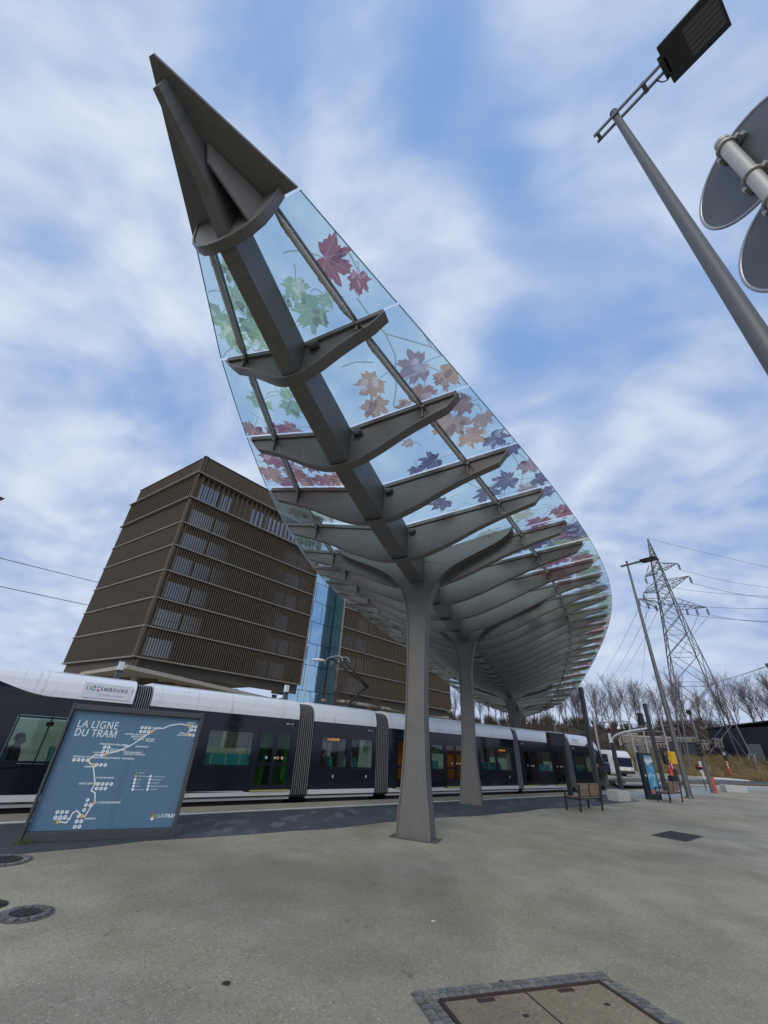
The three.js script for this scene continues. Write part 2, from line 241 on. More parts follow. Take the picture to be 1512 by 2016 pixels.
// columns: box section with proud side plates that flare into two arms
const colSide = [[.41, 0], [.38, .46], [.33, .9], [.29, 1.47], [.26, 2.1], [.248, 2.6], [.245, 3.3], [.25, 3.9], [.262, 4.5], [.29, 4.95], [.345, 5.35], [.44, 5.7], [.6, 6.0], [.86, 6.3], [1.25, 6.56], [1.7, 6.78], [2.15, 6.98], [2.5, 7.16], [2.76, 7.36], [2.9, 7.58]];
for (const i of PILLARS) {
  const f = Math.min(1.32, ribW(i) / ribW(5)), raise = Math.max(-.75, topAt(i, 2.9 * f) - .02 - 7.58 + .11), x = ribX(i);
  const ctrl = colSide.map(([v, y]) => [v > .3 && y > 5 ? .3 + (v - .3) * f : v, y > 4 ? y + raise * sstep(4.5, 7.4, y) : y]);
  const side = new THREE.SplineCurve(ctrl.map((p) => new THREE.Vector2(...p))).getPoints(90).map((p) => [p.x, p.y]);
  const end = side[side.length - 1]; const outline = [...side, [end[0], topAt(i, end[0]) - .1], [0, ribC(i) - .1], [-end[0], topAt(i, end[0]) - .1], ...[...side].reverse().map(([v, y]) => [-v, y])];
  const col = mesh('column', merge([plate(outline, x - .19, .03), plate(outline, x + .16, .03)]), steel, canopy);
  mesh('side_plate', strip(side, .46, -.03, x - .23), steel, col);
  mesh('side_plate', strip(side.map(([v, y]) => [-v, y]), .46, .03, x - .23), steel, col);
  if (i === 5) mesh('repainted_patch', rbx(.004, .34, .13, .0015, x - .193, .2, -.16), std(.13, .125, .12, .6), col);
  mesh('footing', merge([bx(.62, .012, 1.12, x, .004, 0)]), std(.12, .11, .1, .9), col);
}
// rods under the glass
for (let i = 0; i < 30; i++) for (const s of [-1, 1]) {
  const P = (k, t) => { const q = i + t, v = lerp(.71 * Math.max(.75, ribW(i)), .71 * ribW(i + 1), t) * s; return V(ribX(q), lerp(i ? topAt(i, .71 * ribW(i)) : 8.24, topAt(i + 1, .71 * ribW(i + 1)), t) - k, v); };
  if (i < 12) {
    mesh('tie_rod', merge([rod(P(.19, .16), P(.19, .84), .046, .046, 12), rod(P(.15, .05), P(.19, .16), .012, .046, 10), rod(P(.19, .84), P(.15, .95), .046, .012, 10), ...[.2, .22, .78, .8].map((t) => rod(P(.19, t), P(.19, t + .008), .056, .056, 12))]), tubeSteel, canopy);
    mesh('glazing_bar', bar(P(.055, .02), P(.055, .98), .035, .06), steel, canopy);
  } else mesh('glazing_bar', bar(P(.1, .02), P(.1, .98), .07, .1), steel, canopy);
}
// the solid pointed end
{
  const x0 = ribX(0), y = 8.17, pts = [V(x0 - 1.52, 8.3, .03), V(x0 - 1.52, 8.3, -.03), V(x0 + .09, y + .13, -.92), V(x0 + .09, y - .02, 0), V(x0 + .09, y + .13, .92)];
  const up = pts.map((p) => p.clone().add(V(0, .045, 0))), all = [...pts, ...up];
  const tip = mesh('tip_plate', polyGeo(all, [[0, 4, 3], [0, 3, 1], [1, 3, 2], [5, 8, 9], [5, 6, 8], [6, 7, 8], [0, 1, 6, 5], [1, 2, 7, 6], [2, 3, 8, 7], [3, 4, 9, 8], [4, 0, 5, 9]]), steel, canopy);
  const k = (x, w, b, t) => [V(x, b, -w), V(x, b, w), V(x, t, w), V(x, t, -w)];
  const secs = [k(x0 - 1.33, .04, 8.0, 8.28), k(x0 - .9, .055, 7.87, 8.24), k(x0 - .4, .075, 7.68, 8.2), k(x0 + .0, .095, 7.48, 8.14)], g = [];
  for (let j = 0; j < 3; j++) for (const [p, q] of [[0, 1], [1, 2], [3, 0]]) g.push(polyGeo([secs[j][p], secs[j][q], secs[j + 1][q], secs[j + 1][p]], [[0, 3, 2, 1]]));
  g.push(polyGeo(secs[0], [[0, 1, 2, 3]])); mesh('tip_keel', merge(g), steel, canopy);
  for (const s of [1]) mesh('tip_gusset', polyGeo([V(x0 - .72, 8.22, .1 * s), V(x0 - .6, 7.95, .1 * s), V(x0, 7.6, .36 * s), V(x0, 8.17, .44 * s), V(x0 - .72, 8.22, .13 * s), V(x0 - .6, 7.95, .13 * s), V(x0, 7.6, .39 * s), V(x0, 8.17, .47 * s)], [[0, 1, 2, 3], [4, 7, 6, 5], [0, 4, 5, 1], [1, 5, 6, 2]]), steel, canopy);
}
// printed glass: leaves and twigs laid out on the wings, drawn on three sheets
const wing = (px, py) => { let h = 8, p; for (let k = 0; k < 8; k++) { p = G(px, py, h).applyMatrix4(canopyInv); const i = Math.max(.05, Math.min(30, p.x / CAN.S + 5)); h = lerp(ribC(i), ribT(i), Math.abs(p.z) / ribW(i)) + .06; } return p; };
const inks = { red: '#8a4c58', rust: '#a87464', green: '#90ae88', dgreen: '#799b7c', tan: '#b89076', mauve: '#987f80', plum: '#5f5b70', olive: '#aab094' };
const leaves = [
  [645, 517, 47, 'red', 2.4], [706, 553, 27, 'red', 1.2], [618, 615, 42, 'green', .3], [580, 568, 30, 'green', 1.1], [452, 537, 27, 'green', 1.5], [430, 625, 26, 'dgreen', .4], [462, 592, 27, 'green', 2.4], [455, 655, 30, 'green', .9], [492, 640, 32, 'dgreen', 1.9], [512, 668, 24, 'green', .2], [470, 685, 20, 'green', 3], [640, 590, 22, 'green', 1.8], [560, 600, 18, 'green', .6],
  [735, 755, 36, 'tan', .4], [737, 798, 33, 'tan', 1.4], [822, 722, 42, 'mauve', .2], [876, 737, 36, 'tan', 2.2], [832, 772, 33, 'rust', 1.1], [800, 800, 24, 'tan', .5], [515, 790, 26, 'green', .4], [572, 800, 26, 'green', 1.6], [560, 775, 18, 'green', 2.6], [500, 846, 26, 'rust', .8], [545, 850, 29, 'red', 1.9], [578, 846, 24, 'rust', .3], [620, 835, 18, 'rust', 2],
  [890, 830, 42, 'tan', 1.1], [925, 858, 34, 'tan', 2.3], [916, 795, 29, 'rust', .1], [950, 823, 26, 'tan', 1.5], [853, 908, 30, 'plum', .2], [972, 863, 30, 'plum', 2.2], [1006, 882, 24, 'plum', 1.2], [806, 872, 14, 'tan', 0], [820, 925, 20, 'plum', 1.3], [540, 903, 29, 'red', .4], [530, 930, 28, 'rust', 1.6], [572, 925, 29, 'red', 2.5], [603, 944, 28, 'rust', .9], [640, 944, 28, 'red', 1.7], [666, 944, 22, 'rust', .2], [560, 950, 22, 'red', 2.9], [610, 915, 22, 'red', 1.2],
  [1000, 945, 34, 'plum', .3], [1042, 912, 30, 'mauve', 1.9], [962, 970, 30, 'plum', .9], [1062, 942, 27, 'plum', 2.6], [990, 985, 25, 'mauve', 1.3], [872, 990, 26, 'plum', .5], [890, 1010, 20, 'olive', 1.9], [1078, 968, 22, 'plum', .2], [1040, 960, 24, 'mauve', .8], [940, 1000, 22, 'plum', 2],
  [1032, 1012, 29, 'olive', .2], [1062, 1026, 27, 'red', 1.1], [1102, 1002, 24, 'red', 2.1], [1118, 1010, 20, 'red', .4], [960, 1050, 26, 'olive', 1.9], [1126, 1044, 24, 'red', .3], [1110, 1056, 24, 'red', 1.7], [1050, 1074, 22, 'red', 2.2], [1144, 1060, 20, 'rust', .8], [585, 1008, 20, 'olive', 1], [610, 1015, 22, 'dgreen', 2], [640, 1018, 22, 'olive', .2], [600, 1066, 22, 'dgreen', 1.4], [620, 1055, 18, 'olive', .4],
].map(([x, y, r, ink, a]) => { const p = wing(x, y), q = wing(x + r, y); return [p.x, p.z, Math.min(.62, p.distanceTo(q) * 1.1), ink, a]; });
{ const r = rng(31); for (let i = 5.3; i < 30.6; i += .16) for (const s of [-1, 1]) { const cl = vnoise(i * .7 + (s > 0 ? 0 : 50), 3.3); for (let k = 0; k < 5; k++) if (r() < .3 + .7 * cl) { const v = s * ribW(Math.min(30, i)) * (1.02 - r() * r() * .95); leaves.push([ribX(i + r() * .5), v, .28 + r() * .34, ['red', 'rust', 'red', 'dgreen', 'olive', 'plum', 'green'][Math.floor((cl * 4.2 + r() * 3.2) % 7)], r() * 6.3]); } } }
const lobes = []; { const L = [[0, 1], [6, .86], [10, .88], [15, .74], [20, .75], [27, .56], [32, .66], [37, .84], [41, .98], [47, .84], [52, .85], [58, .68], [63, .68], [71, .54], [78, .64], [84, .74], [91, .86], [98, .72], [104, .73], [112, .58], [122, .60], [132, .52], [143, .62], [152, .48], [163, .40], [174, .2]]; for (const [a, q] of L) lobes.push([a, q]); for (const [a, q] of [...L].reverse()) if (a) lobes.push([360 - a, q]); }
function leafPath(x, jit) { x.beginPath(); lobes.forEach(([a, q], k) => { const t = a * Math.PI / 180, j = q * (1 + jit * (NT[(k * 37 + Math.floor(jit * 9999)) & 65535] - .5)); k ? x.lineTo(Math.sin(t) * j, -Math.cos(t) * j) : x.moveTo(Math.sin(t) * j, -Math.cos(t) * j); }); x.closePath(); }
const twigs = [[[703, 590], [760, 660], [778, 700], [780, 760], [775, 800]], [[760, 658], [810, 672], [850, 684], [870, 700]], [[850, 684], [836, 660]], [[675, 722], [700, 713], [735, 714]], [[677, 492], [690, 510], [706, 540]], [[1000, 880], [1030, 930], [1020, 980]], [[900, 940], [940, 960], [990, 950]], [[520, 690], [560, 700], [600, 705]], [[480, 660], [500, 690], [520, 690]], [[540, 760], [580, 770], [610, 765]], [[1130, 1020], [1115, 1045], [1090, 1070]]].map((l) => l.map(([x, y]) => wing(x, y)));
const sheets = [[-.3, 4.05, 2048, 2048], [3.95, 14.05, 2048, 1536], [13.95, 31, 2048, 1024]].map(([a, b, w, h]) => {
  const x0 = ribX(a), x1 = ribX(b), hw = 7.8, r = rng(9 + a);
  const tex = canvasTex(w, h, (c) => {
    c.fillStyle = '#d0e7ee'; c.fillRect(0, 0, w, h);
    c.setTransform(w / (x1 - x0), 0, 0, h / (2 * hw), -x0 * w / (x1 - x0), h / 2);
    c.strokeStyle = '#a9b4b4'; c.lineCap = 'round'; c.lineJoin = 'round';
    for (const l of twigs) { c.lineWidth = .025; c.beginPath(); l.forEach((p, k) => k ? c.lineTo(p.x, p.z) : c.moveTo(p.x, p.z)); c.stroke(); }
    c.lineWidth = .02;
    for (const [x, v, q, , t] of leaves) { c.beginPath(); c.moveTo(x, v); c.quadraticCurveTo(x - Math.sin(t) * q * 1.1, v + Math.cos(t) * q * 1.2, x - Math.sin(t) * q * 1.9 + .2, v + Math.cos(t) * q * 1.7 - .1); c.stroke(); }
    leaves.forEach(([x, v, q, ink, t], n) => {
      c.save(); c.translate(x, v); c.rotate(t); c.scale(q, q); c.globalAlpha = .76; c.fillStyle = inks[ink]; leafPath(c, .25 + .1 * r()); c.fill();
      c.globalAlpha = .3; c.clip(); c.fillStyle = n % 2 ? '#ffffff' : '#53465a';
      for (let k = 0; k < 5; k++) { c.beginPath(); c.ellipse(r() * 1.4 - .7, r() * 1.4 - .7, .12 + r() * .32, .05 + r() * .16, r() * 6, 0, 7); c.fill(); }
      c.globalAlpha = .4; c.strokeStyle = '#e3eef0'; c.lineWidth = .018; for (const a of [0, .7, -.7, 1.55, -1.55]) { c.beginPath(); c.moveTo(0, .15); c.quadraticCurveTo(Math.sin(a) * .4, .05 - Math.cos(a) * .4, Math.sin(a) * .85, -Math.cos(a) * .85); c.stroke(); }
      c.restore();
    });
  });
  tex.flipY = false; tex.wrapS = tex.wrapT = THREE.ClampToEdgeWrapping;
  const mat = phys({ map: tex, roughness: .34, metalness: 0, transmission: 1, thickness: 0, ior: 1.45, side: THREE.DoubleSide });
  return { a, b, x0, x1, hw, mat };
});
for (let i = 0; i < 30; i++) for (const s of [-1, 1]) {
  const S = sheets[i < 4 ? 0 : i < 14 ? 1 : 2], a = i + .012, b = i + .988, n = 4, pos = [], uv = [], idx = [];
  const c0 = i === 0 ? .055 : 0;
  for (let k = 0; k <= n; k++) { const q = lerp(a + c0, b, k / n), W = (i === 0 ? lerp(.93, ribW(1) + .2, k / n) : ribW(q) + .21); for (let j = 0; j <= 1; j++) { const v = s * (j ? W : .015), y = (i === 0 ? lerp(lerp(8.12, ribC(1), k / n), lerp(8.26, ribT(1) + .03, k / n), j) : lerp(ribC(q), ribT(q), Math.abs(v) / ribW(q))) + .065; pos.push(ribX(q), y, v); uv.push((ribX(q) - S.x0) / (S.x1 - S.x0), v / (2 * S.hw) + .5); } if (k) { const m = (k - 1) * 2; s > 0 ? idx.push(m, m + 1, m + 2, m + 1, m + 3, m + 2) : idx.push(m, m + 2, m + 1, m + 1, m + 2, m + 3); } }
  const g = new THREE.BufferGeometry(); g.setAttribute('position', new THREE.Float32BufferAttribute(pos, 3)); g.setAttribute('uv', new THREE.Float32BufferAttribute(uv, 2)); g.setIndex(idx); g.computeVertexNormals();
  const pane = mesh('glass_panel', g, S.mat, canopy);
  const e = []; for (let k = 0; k < n; k++) { const o = k * 6 + 3; e.push(bar(V(pos[o], pos[o + 1], pos[o + 2]), V(pos[o + 6], pos[o + 7], pos[o + 8]), .012, .022)); }
  mesh('glass_edge', merge(e), edgeMat(), pane);
}
function edgeMat() { return (edgeMat.m ??= std(.12, .26, .27, .25)); }

// ---------------------------------------------------------------- the tram at the platform
const ZS = -1.156, ZF = -3.8, tramInv = tramFrame.clone().invert();
const tramN = V(0, 0, 1).transformDirection(tramFrame), tramP = V(0, 0, ZS).applyMatrix4(tramFrame);
const TX = (px, py = 1480) => onPlane(px, py, tramP, tramN).applyMatrix4(tramInv).x;
const bodyMat = phys({ color: lin(.009, .012, .02), roughness: .1, ior: 1.45, bumpMap: grain, bumpScale: .0003 });
const whiteMap = dataTex(512, 512, (x, y, c) => { const l = 234 + 14 * (fbm(x / 90, y / 60, 4, 5) - .5) - 22 * sstep(.6, .8, fbm(x / 14, y / 120, 4, 36)); c[0] = l; c[1] = l; c[2] = l + 2; }, true, [.25, .25]);
const roofWhite = new THREE.MeshPhysicalMaterial({ map: whiteMap, roughness: .3, clearcoat: .4, clearcoatRoughness: .2 });
const rubber = std(.018, .018, .02, .6), alu = std(.55, .55, .56, .4, .7), tealSeat = std(.01, .26, .27, .5), cream = std(.62, .62, .58, .6), yellowEdge = std(.55, .45, .08, .5), innerGrey = std(.45, .46, .45, .6), darkUnder = std(.02, .02, .02, .8);
const glassOf = (r, g, b) => phys({ color: lin(r, g, b), roughness: .03, transmission: 1, thickness: 0, ior: 1.5, side: THREE.DoubleSide });
const winGlass = glassOf(.74, .82, .79), doorGlass = { green: glassOf(.15, .52, .2), orange: glassOf(.72, .38, .1), purple: glassOf(.4, .16, .27) };
const tram = thing('tram', 'long low floor tram with dark glossy sides and white roof stopped at platform', 'tram', [T0.x, 0, T0.z], TRAM_TURN);
const ledMat = new THREE.MeshStandardMaterial({ color: lin(.02, .01, .0), emissive: lin(1, 1, 1), emissiveIntensity: 1.6, roughness: .4, emissiveMap: canvasTex(256, 64, (c, w, h) => { c.fillStyle = '#000'; c.fillRect(0, 0, w, h); c.fillStyle = '#ff9a1a'; c.font = 'bold 56px monospace'; c.textAlign = 'center'; c.fillText('STADION', w / 2, 52); }) });
function sticker(color, mark) { return new THREE.MeshStandardMaterial({ roughness: .5, map: canvasTex(64, 64, (c) => { c.fillStyle = color; c.fillRect(0, 0, 64, 64); c.fillStyle = mark; c.beginPath(); c.arc(32, 22, 8, 0, 7); c.fill(); c.fillRect(24, 30, 16, 22); }) }); }
const stBlue = sticker('#6fa6cf', '#eef6fa'), stAmber = sticker('#caa24a', '#3c3010'), stPink = sticker('#d39a94', '#f6eeee'), stWhite = sticker('#e6e8e6', '#5a6a62');
const disc = (r, x, y, z) => new THREE.CylinderGeometry(r, r, .008, 20).rotateX(Math.PI / 2).translate(x, y, z);
function writing(parent, name, text, w, h, x, y, z, opts = {}) {       // printed lettering on a thin film
  const tex = canvasTex(opts.tw ?? 512, opts.th ?? 128, (c, W, H) => { c.fillStyle = opts.bg ?? '#e4e6e8'; c.fillRect(0, 0, W, H); c.fillStyle = opts.fg ?? '#3a3f4a'; c.textBaseline = 'middle'; c.font = (opts.font ?? 'bold 80px sans-serif'); if (opts.draw) opts.draw(c, W, H); else { c.textAlign = 'center'; c.fillText(text, W / 2, H / 2); } });
  const g = new THREE.BoxGeometry(w, h, .004); if (opts.rx) g.rotateX(opts.rx); return mesh(name, g.translate(x, y, z), new THREE.MeshStandardMaterial({ map: tex, roughness: .5 }), parent);
}
const yWin = [.93, 1.92], yDoor = [.30, 2.02], ySk = [.2, .335], yBody = 2.34;
// one module: two side walls with openings, skirts, floor, ceiling, roof, and in its openings panes and doors
function module(x0, x1, open, opt = {}) {
  const m = new THREE.Group(); m.name = 'tram_module'; tram.add(m);
  for (const far of [0, 1]) {
    const wide = far ? [{ x0: x0 + .35, x1: x1 - .35, door: 1 }] : open;
    const sh = new THREE.Shape([[x0, ySk[1]], [x1, ySk[1]], [x1, yBody], [x0, yBody]].map((p) => new THREE.Vector2(...p)));
    for (const o of wide) { const [a, b] = [o.x0, o.x1], [c, d] = o.door ? yDoor : yWin, r = .05, q = new THREE.Path(); q.moveTo(a + r, c); q.lineTo(b - r, c); q.absarc(b - r, c + r, r, -Math.PI / 2, 0); q.lineTo(b, d - r); q.absarc(b - r, d - r, r, 0, Math.PI / 2); q.lineTo(a + r, d); q.absarc(a + r, d - r, r, Math.PI / 2, Math.PI); q.lineTo(a, c + r); q.absarc(a + r, c + r, r, Math.PI, 1.5 * Math.PI); sh.holes.push(q); }
    const g = new THREE.ExtrudeGeometry(sh, { depth: .05, bevelEnabled: false, curveSegments: 4 }); g.translate(0, 0, far ? ZF : ZS - .05);
    mesh('side_wall', g, bodyMat, m);
  }
  for (const [z, d] of [[ZS - .015, .03], [ZF + .015, .03]]) {
    mesh('skirt', bx(x1 - x0 - .04, ySk[1] - ySk[0] - .004, d, (x0 + x1) / 2, (ySk[0] + ySk[1]) / 2, z), cream2, m);
  }
  mesh('seam', merge([bx(x1 - x0 - .02, .014, .012, (x0 + x1) / 2, 2.085, ZS), ...(opt.seams ?? []).map((x) => bx(.012, 1.72, .012, x, 1.2, ZS + .001))]), rubber, m);
  mesh('floor', bx(x1 - x0, .06, 2.52, (x0 + x1) / 2, .12, (ZS + ZF) / 2), innerGrey, m);
  mesh('ceiling', bx(x1 - x0, .05, 2.5, (x0 + x1) / 2, 2.2, (ZS + ZF) / 2), cream, m);
  for (const e of [x0 + .02, x1 - .02]) mesh('bulkhead', merge([bx(.03, 1.98, .5, e, 1.18, ZS - .32), bx(.03, 1.98, .5, e, 1.18, ZF + .32)]), cream, m);
  mesh('underframe', bx(x1 - x0 - .3, .24, 2.3, (x0 + x1) / 2, -.03, (ZS + ZF) / 2), darkUnder, m);
  if (!opt.noRoof) roof(m, x0, x1);
  for (const o of open) {
    const [c, d] = o.door ? yDoor : yWin, w = o.x1 - o.x0, cx = (o.x0 + o.x1) / 2;
    for (const far of [0]) {
      const z = ZS - .022;
      if (!o.door) { mesh('window', bx(w - .01, d - c - .01, .001, cx, (c + d) / 2, z), winGlass, m); if (!far) { const f = m.children[m.children.length - 1]; mesh('window_frame', merge([bx(w - .02, .05, .02, cx, d - .03, z + .012), bx(w - .02, .05, .02, cx, c + .03, z + .012), bx(.04, d - c - .1, .02, o.x0 + .03, (c + d) / 2, z + .012), bx(.04, d - c - .1, .02, o.x1 - .03, (c + d) / 2, z + .012)]), bodyMat, f); } }
      else for (const s of [0, 1]) {
        const a = o.x0 + s * w / 2 + .008, b = a + w / 2 - .016, q = (a + b) / 2, lw = b - a;
        const leaf = mesh('door', merge([bx(.07, d - c - .01, .035, a + .035, (c + d) / 2, z), bx(.07, d - c - .01, .035, b - .035, (c + d) / 2, z), bx(lw - .14, .12, .034, q, d - .065, z), bx(lw - .14, .16, .034, q, c + .085, z), bx(lw - .14, .07, .034, q, 1.02, z)]), bodyMat, m);
        mesh('door_glass', bx(lw - .14, 1.055 < d - .12 ? d - .13 - 1.055 : .5, .001, q, (d - .13 + 1.055) / 2, z), doorGlass[o.door], leaf);
        mesh('door_glass', bx(lw - .14, .985 - c - .165, .001, q, (c + .165 + .985) / 2, z), doorGlass[o.door], leaf);
        if (!far) { if (s === 0) mesh('sticker', disc(.045, q + .05, 1.2, z + .012), stBlue, leaf); else { mesh('door_button', disc(.032, a + .03, 1.2, z + .022), stWhite, leaf); mesh('sticker', disc(.045, a + .14, 1.2, z + .012), stAmber, leaf); mesh('sticker', disc(.045, a + .3, 1.2, z + .012), stPink, leaf); } }
      }
    }
    if (o.door) mesh('door_step', merge([bx(w + .1, .022, .07, cx, ySk[1] + .001, ZS + .012), bx(w, .018, .05, cx, .165, ZS - .2)]), yellowEdge, m);
    else if (o.seats) { const n = o.seats, sw = .43; for (let k = 0; k < n; k++) { const x = cx + (k - (n - 1) / 2) * sw * 1.04; const b = mesh('seat', merge([rbx(sw - .02, .42, .06, .025, x, 1.06, ZS - .17, -.12), rbx(sw - .02, .06, .42, .025, x, .62, ZS - .4)]), tealSeat, m); mesh('seat_leg', rod(V(x, .15, ZS - .38), V(x, .6, ZS - .38), .03, .03, 8), alu, b); } }
    else if (o.rows) for (const x of o.rows) { const b = mesh('seat', merge([rbx(.06, .46, .86, .025, x, 1.03, ZS - .58, 0, 0, .12), rbx(.42, .06, .86, .025, x + .2, .64, ZS - .58)]), tealSeat, m); mesh('seat_leg', rod(V(x + .2, .15, ZS - .6), V(x + .2, .62, ZS - .6), .04, .04, 8), alu, b); mesh('grab_rail', bar(V(x, 1.27, ZS - .18), V(x, 1.27, ZS - .98), .02, .025), alu, b); }
  }
  mesh('window', bx(x1 - x0 - .71, yDoor[1] - yDoor[0] - .01, .001, (x0 + x1) / 2, (yDoor[0] + yDoor[1]) / 2, ZF + .02), winGlass, m);
  for (const x of opt.poles ?? []) mesh('grab_pole', merge([rod(V(x, .15, ZS - .95), V(x, 2.18, ZS - .95), .018, .018, 8), bx(.16, .1, .03, x, 1.75, ZS - .95)]), alu, m);
  if (opt.wheels) for (const x of opt.wheels) for (const z of [ZS - .55, ZF + .55]) { const w = mesh('wheel', new THREE.CylinderGeometry(.29, .29, .12, 24).rotateX(Math.PI / 2).translate(x, .10, z), std(.09, .08, .075, .5, .6), m); mesh('hub', new THREE.CylinderGeometry(.09, .11, .05, 16).rotateX(Math.PI / 2).translate(x, .10, z + Math.sign(z - (ZS + ZF) / 2) * .08), std(.2, .18, .16, .5, .7), w); }
  return m;
}
const cream2 = std(.62, .62, .60, .45);
function roofSection(x, dx = 0, low = 0) { const z0 = ZS + .004, z1 = ZF - .004, top = 2.98 - low; return [[z0, yBody + .012], [z0 + .004, 2.5 - low * .5], [z0 - .05, 2.72 - low * .8], [z0 - .13, 2.84 - low], [z0 - .3, 2.93 - low], [z0 - .6, top], [z1 + .6, top], [z1 + .3, 2.93 - low], [z1 + .13, 2.84 - low], [z1 + .05, 2.72 - low * .8], [z1 - .004, 2.5 - low * .5], [z1, yBody + .012]].map(([z, y]) => V(x, y, z)); }
function roof(m, x0, x1) {
  const s = [roofSection(x0), roofSection((x0 + x1) / 2), roofSection(x1)], g = loft(s); const p = g.attributes.position, uv = g.attributes.uv; for (let i = 0; i < p.count; i++) uv.setXY(i, p.getX(i), p.getY(i) + p.getZ(i));
  const caps = [roofSection(x0), roofSection(x1)].map((c) => polyGeo(c, [c.map((_, i) => i)]));
  const r = mesh('roof_fairing', merge([toCreasedNormals(g, .9), ...caps]), roofWhite, m);
  mesh('roof_edge', bx(x1 - x0, .02, .01, (x0 + x1) / 2, yBody + .006, ZS + .006), rubber, r);
  for (let x = x0 + 2.4; x < x1 - 1.2; x += 2.9) mesh('panel_joint', strip(roofSection(0).slice(0, 6).map((q) => [q.z + .001, q.y]), .008, .003, x), innerGrey, r);
}
function bellows(x0, x1) {                                       // ribbed gangway between two modules
  const m = new THREE.Group(); m.name = 'gangway'; tram.add(m);
  const loop = (x, o, top) => { const zs = ZS - .05 + o, zf = ZF + .05 - o, t = top + o; return [V(x, .2, zs), V(x, 2.2, zs), V(x, 2.55, zs - .04), V(x, 2.76, zs - .14), V(x, t, zs - .42), V(x, t, zf + .42), V(x, 2.76, zf + .14), V(x, 2.55, zf + .04), V(x, 2.2, zf), V(x, .2, zf)]; };
  const n = 8, secs = []; for (let k = 0; k <= n * 2; k++) secs.push(loop(lerp(x0, x1, k / (n * 2)), k % 2 ? .028 : -.03, 2.84));
  mesh('fabric', toCreasedNormals(loft(secs, false), .2), rubber, m);
  for (let k = 0; k < n; k++) mesh('fold_edge', tube(loop(lerp(x0, x1, (k + .5) / n), .034, 2.84).slice(0, 6), .009, 30, 6), std(.26, .26, .28, .4, .3), m);
  mesh('sill', bx(x1 - x0, .05, 2.4, (x0 + x1) / 2, .16, (ZS + ZF) / 2), rubber, m);
}
const GA = [-9.22, -8.75], GB = [-3.87, -3.22], GC = [-.3, .4], GD = [9.3, 9.78], GE = [14.75, 15.45];
const W = (a, b, more = {}) => ({ x0: TX(a, 1470), x1: TX(b, 1470), ...more });
const wB0 = W(405, 500); const wA = W(8, 118), wB = W(405, 500, { seats: 4 }), dB = { x0: wB0.x1 + .16, x1: -4.02, door: 'green' }, dB0 = { x0: -8.5, x1: -7.25, door: 'green' };
const mA = module(-16.6, GA[0], [{ x0: -16.2, x1: -14.9, door: 'green' }, { ...wA, rows: [wA.x0 + .1, wA.x0 + 1.0] }], { seams: [wA.x0 - .12, wA.x1 + .12], poles: [wA.x0 + .75, wA.x1 - .3], wheels: [-13.9, -12.2] });
const mB = module(GA[1], GB[0], [dB0, wB, dB], { seams: [wB.x0 - .14, wB.x1 + .14, dB.x1 + .12], poles: [wB.x0 + .4, dB.x0 + .1] });
const wC = W(634, 687), wC2 = W(692, 737);
const mC = module(GB[1], GC[0], [{ ...wC, rows: [wC.x0 + .12, wC.x0 + .62] }, { ...wC2, rows: [wC2.x0 + .42] }], { poles: [wC.x0 + .42, wC2.x0 + .2], wheels: [-2.35, -1.2] });
const dD = { x0: TX(783, 1470), x1: TX(783, 1470) + 1.3, door: 'orange' }, dD2 = { x0: TX(880, 1480), x1: TX(880, 1480) + 1.3, door: 'orange' }, wD = W(850, 876), wD2 = W(946, 977), wD3 = W(979, 1007);
const mD = module(GC[1], GD[0], [dD, { ...wD, seats: 1 }, dD2, { ...wD2, rows: [wD2.x0 + .2, wD2.x0 + .9] }, { ...wD3, rows: [wD3.x0 + .5] }], { seams: [wD.x0 - .1, wD.x1 + .1], poles: [wD2.x0 + .5, wD3.x1 - .2, wD.x0 + .2], wheels: [6.3, 7.9] });
const dE = { x0: TX(1032, 1490), x1: TX(1032, 1490) + 1.25, door: 'purple' }, dE2 = { x0: GE[0] - 1.6, x1: GE[0] - .35, door: 'purple' }, wE = { x0: dE.x1 + .14, x1: GE[0] - 1.75, seats: 3 };
const mE = module(GD[1], GE[0], [dE, wE, dE2], { poles: [wE.x0 + .3], seams: [dE.x0 - .1] });
const wF = W(1129, 1149), wF2 = W(1150, 1163);
const mF = module(GE[1], 18.3, [{ ...wF, rows: [wF.x0 + .3] }, { ...wF2, rows: [wF2.x0 + .4] }], { wheels: [16.3, 17.7] });
for (const g of [GA, GB, GC, GD, GE]) bellows(...g);
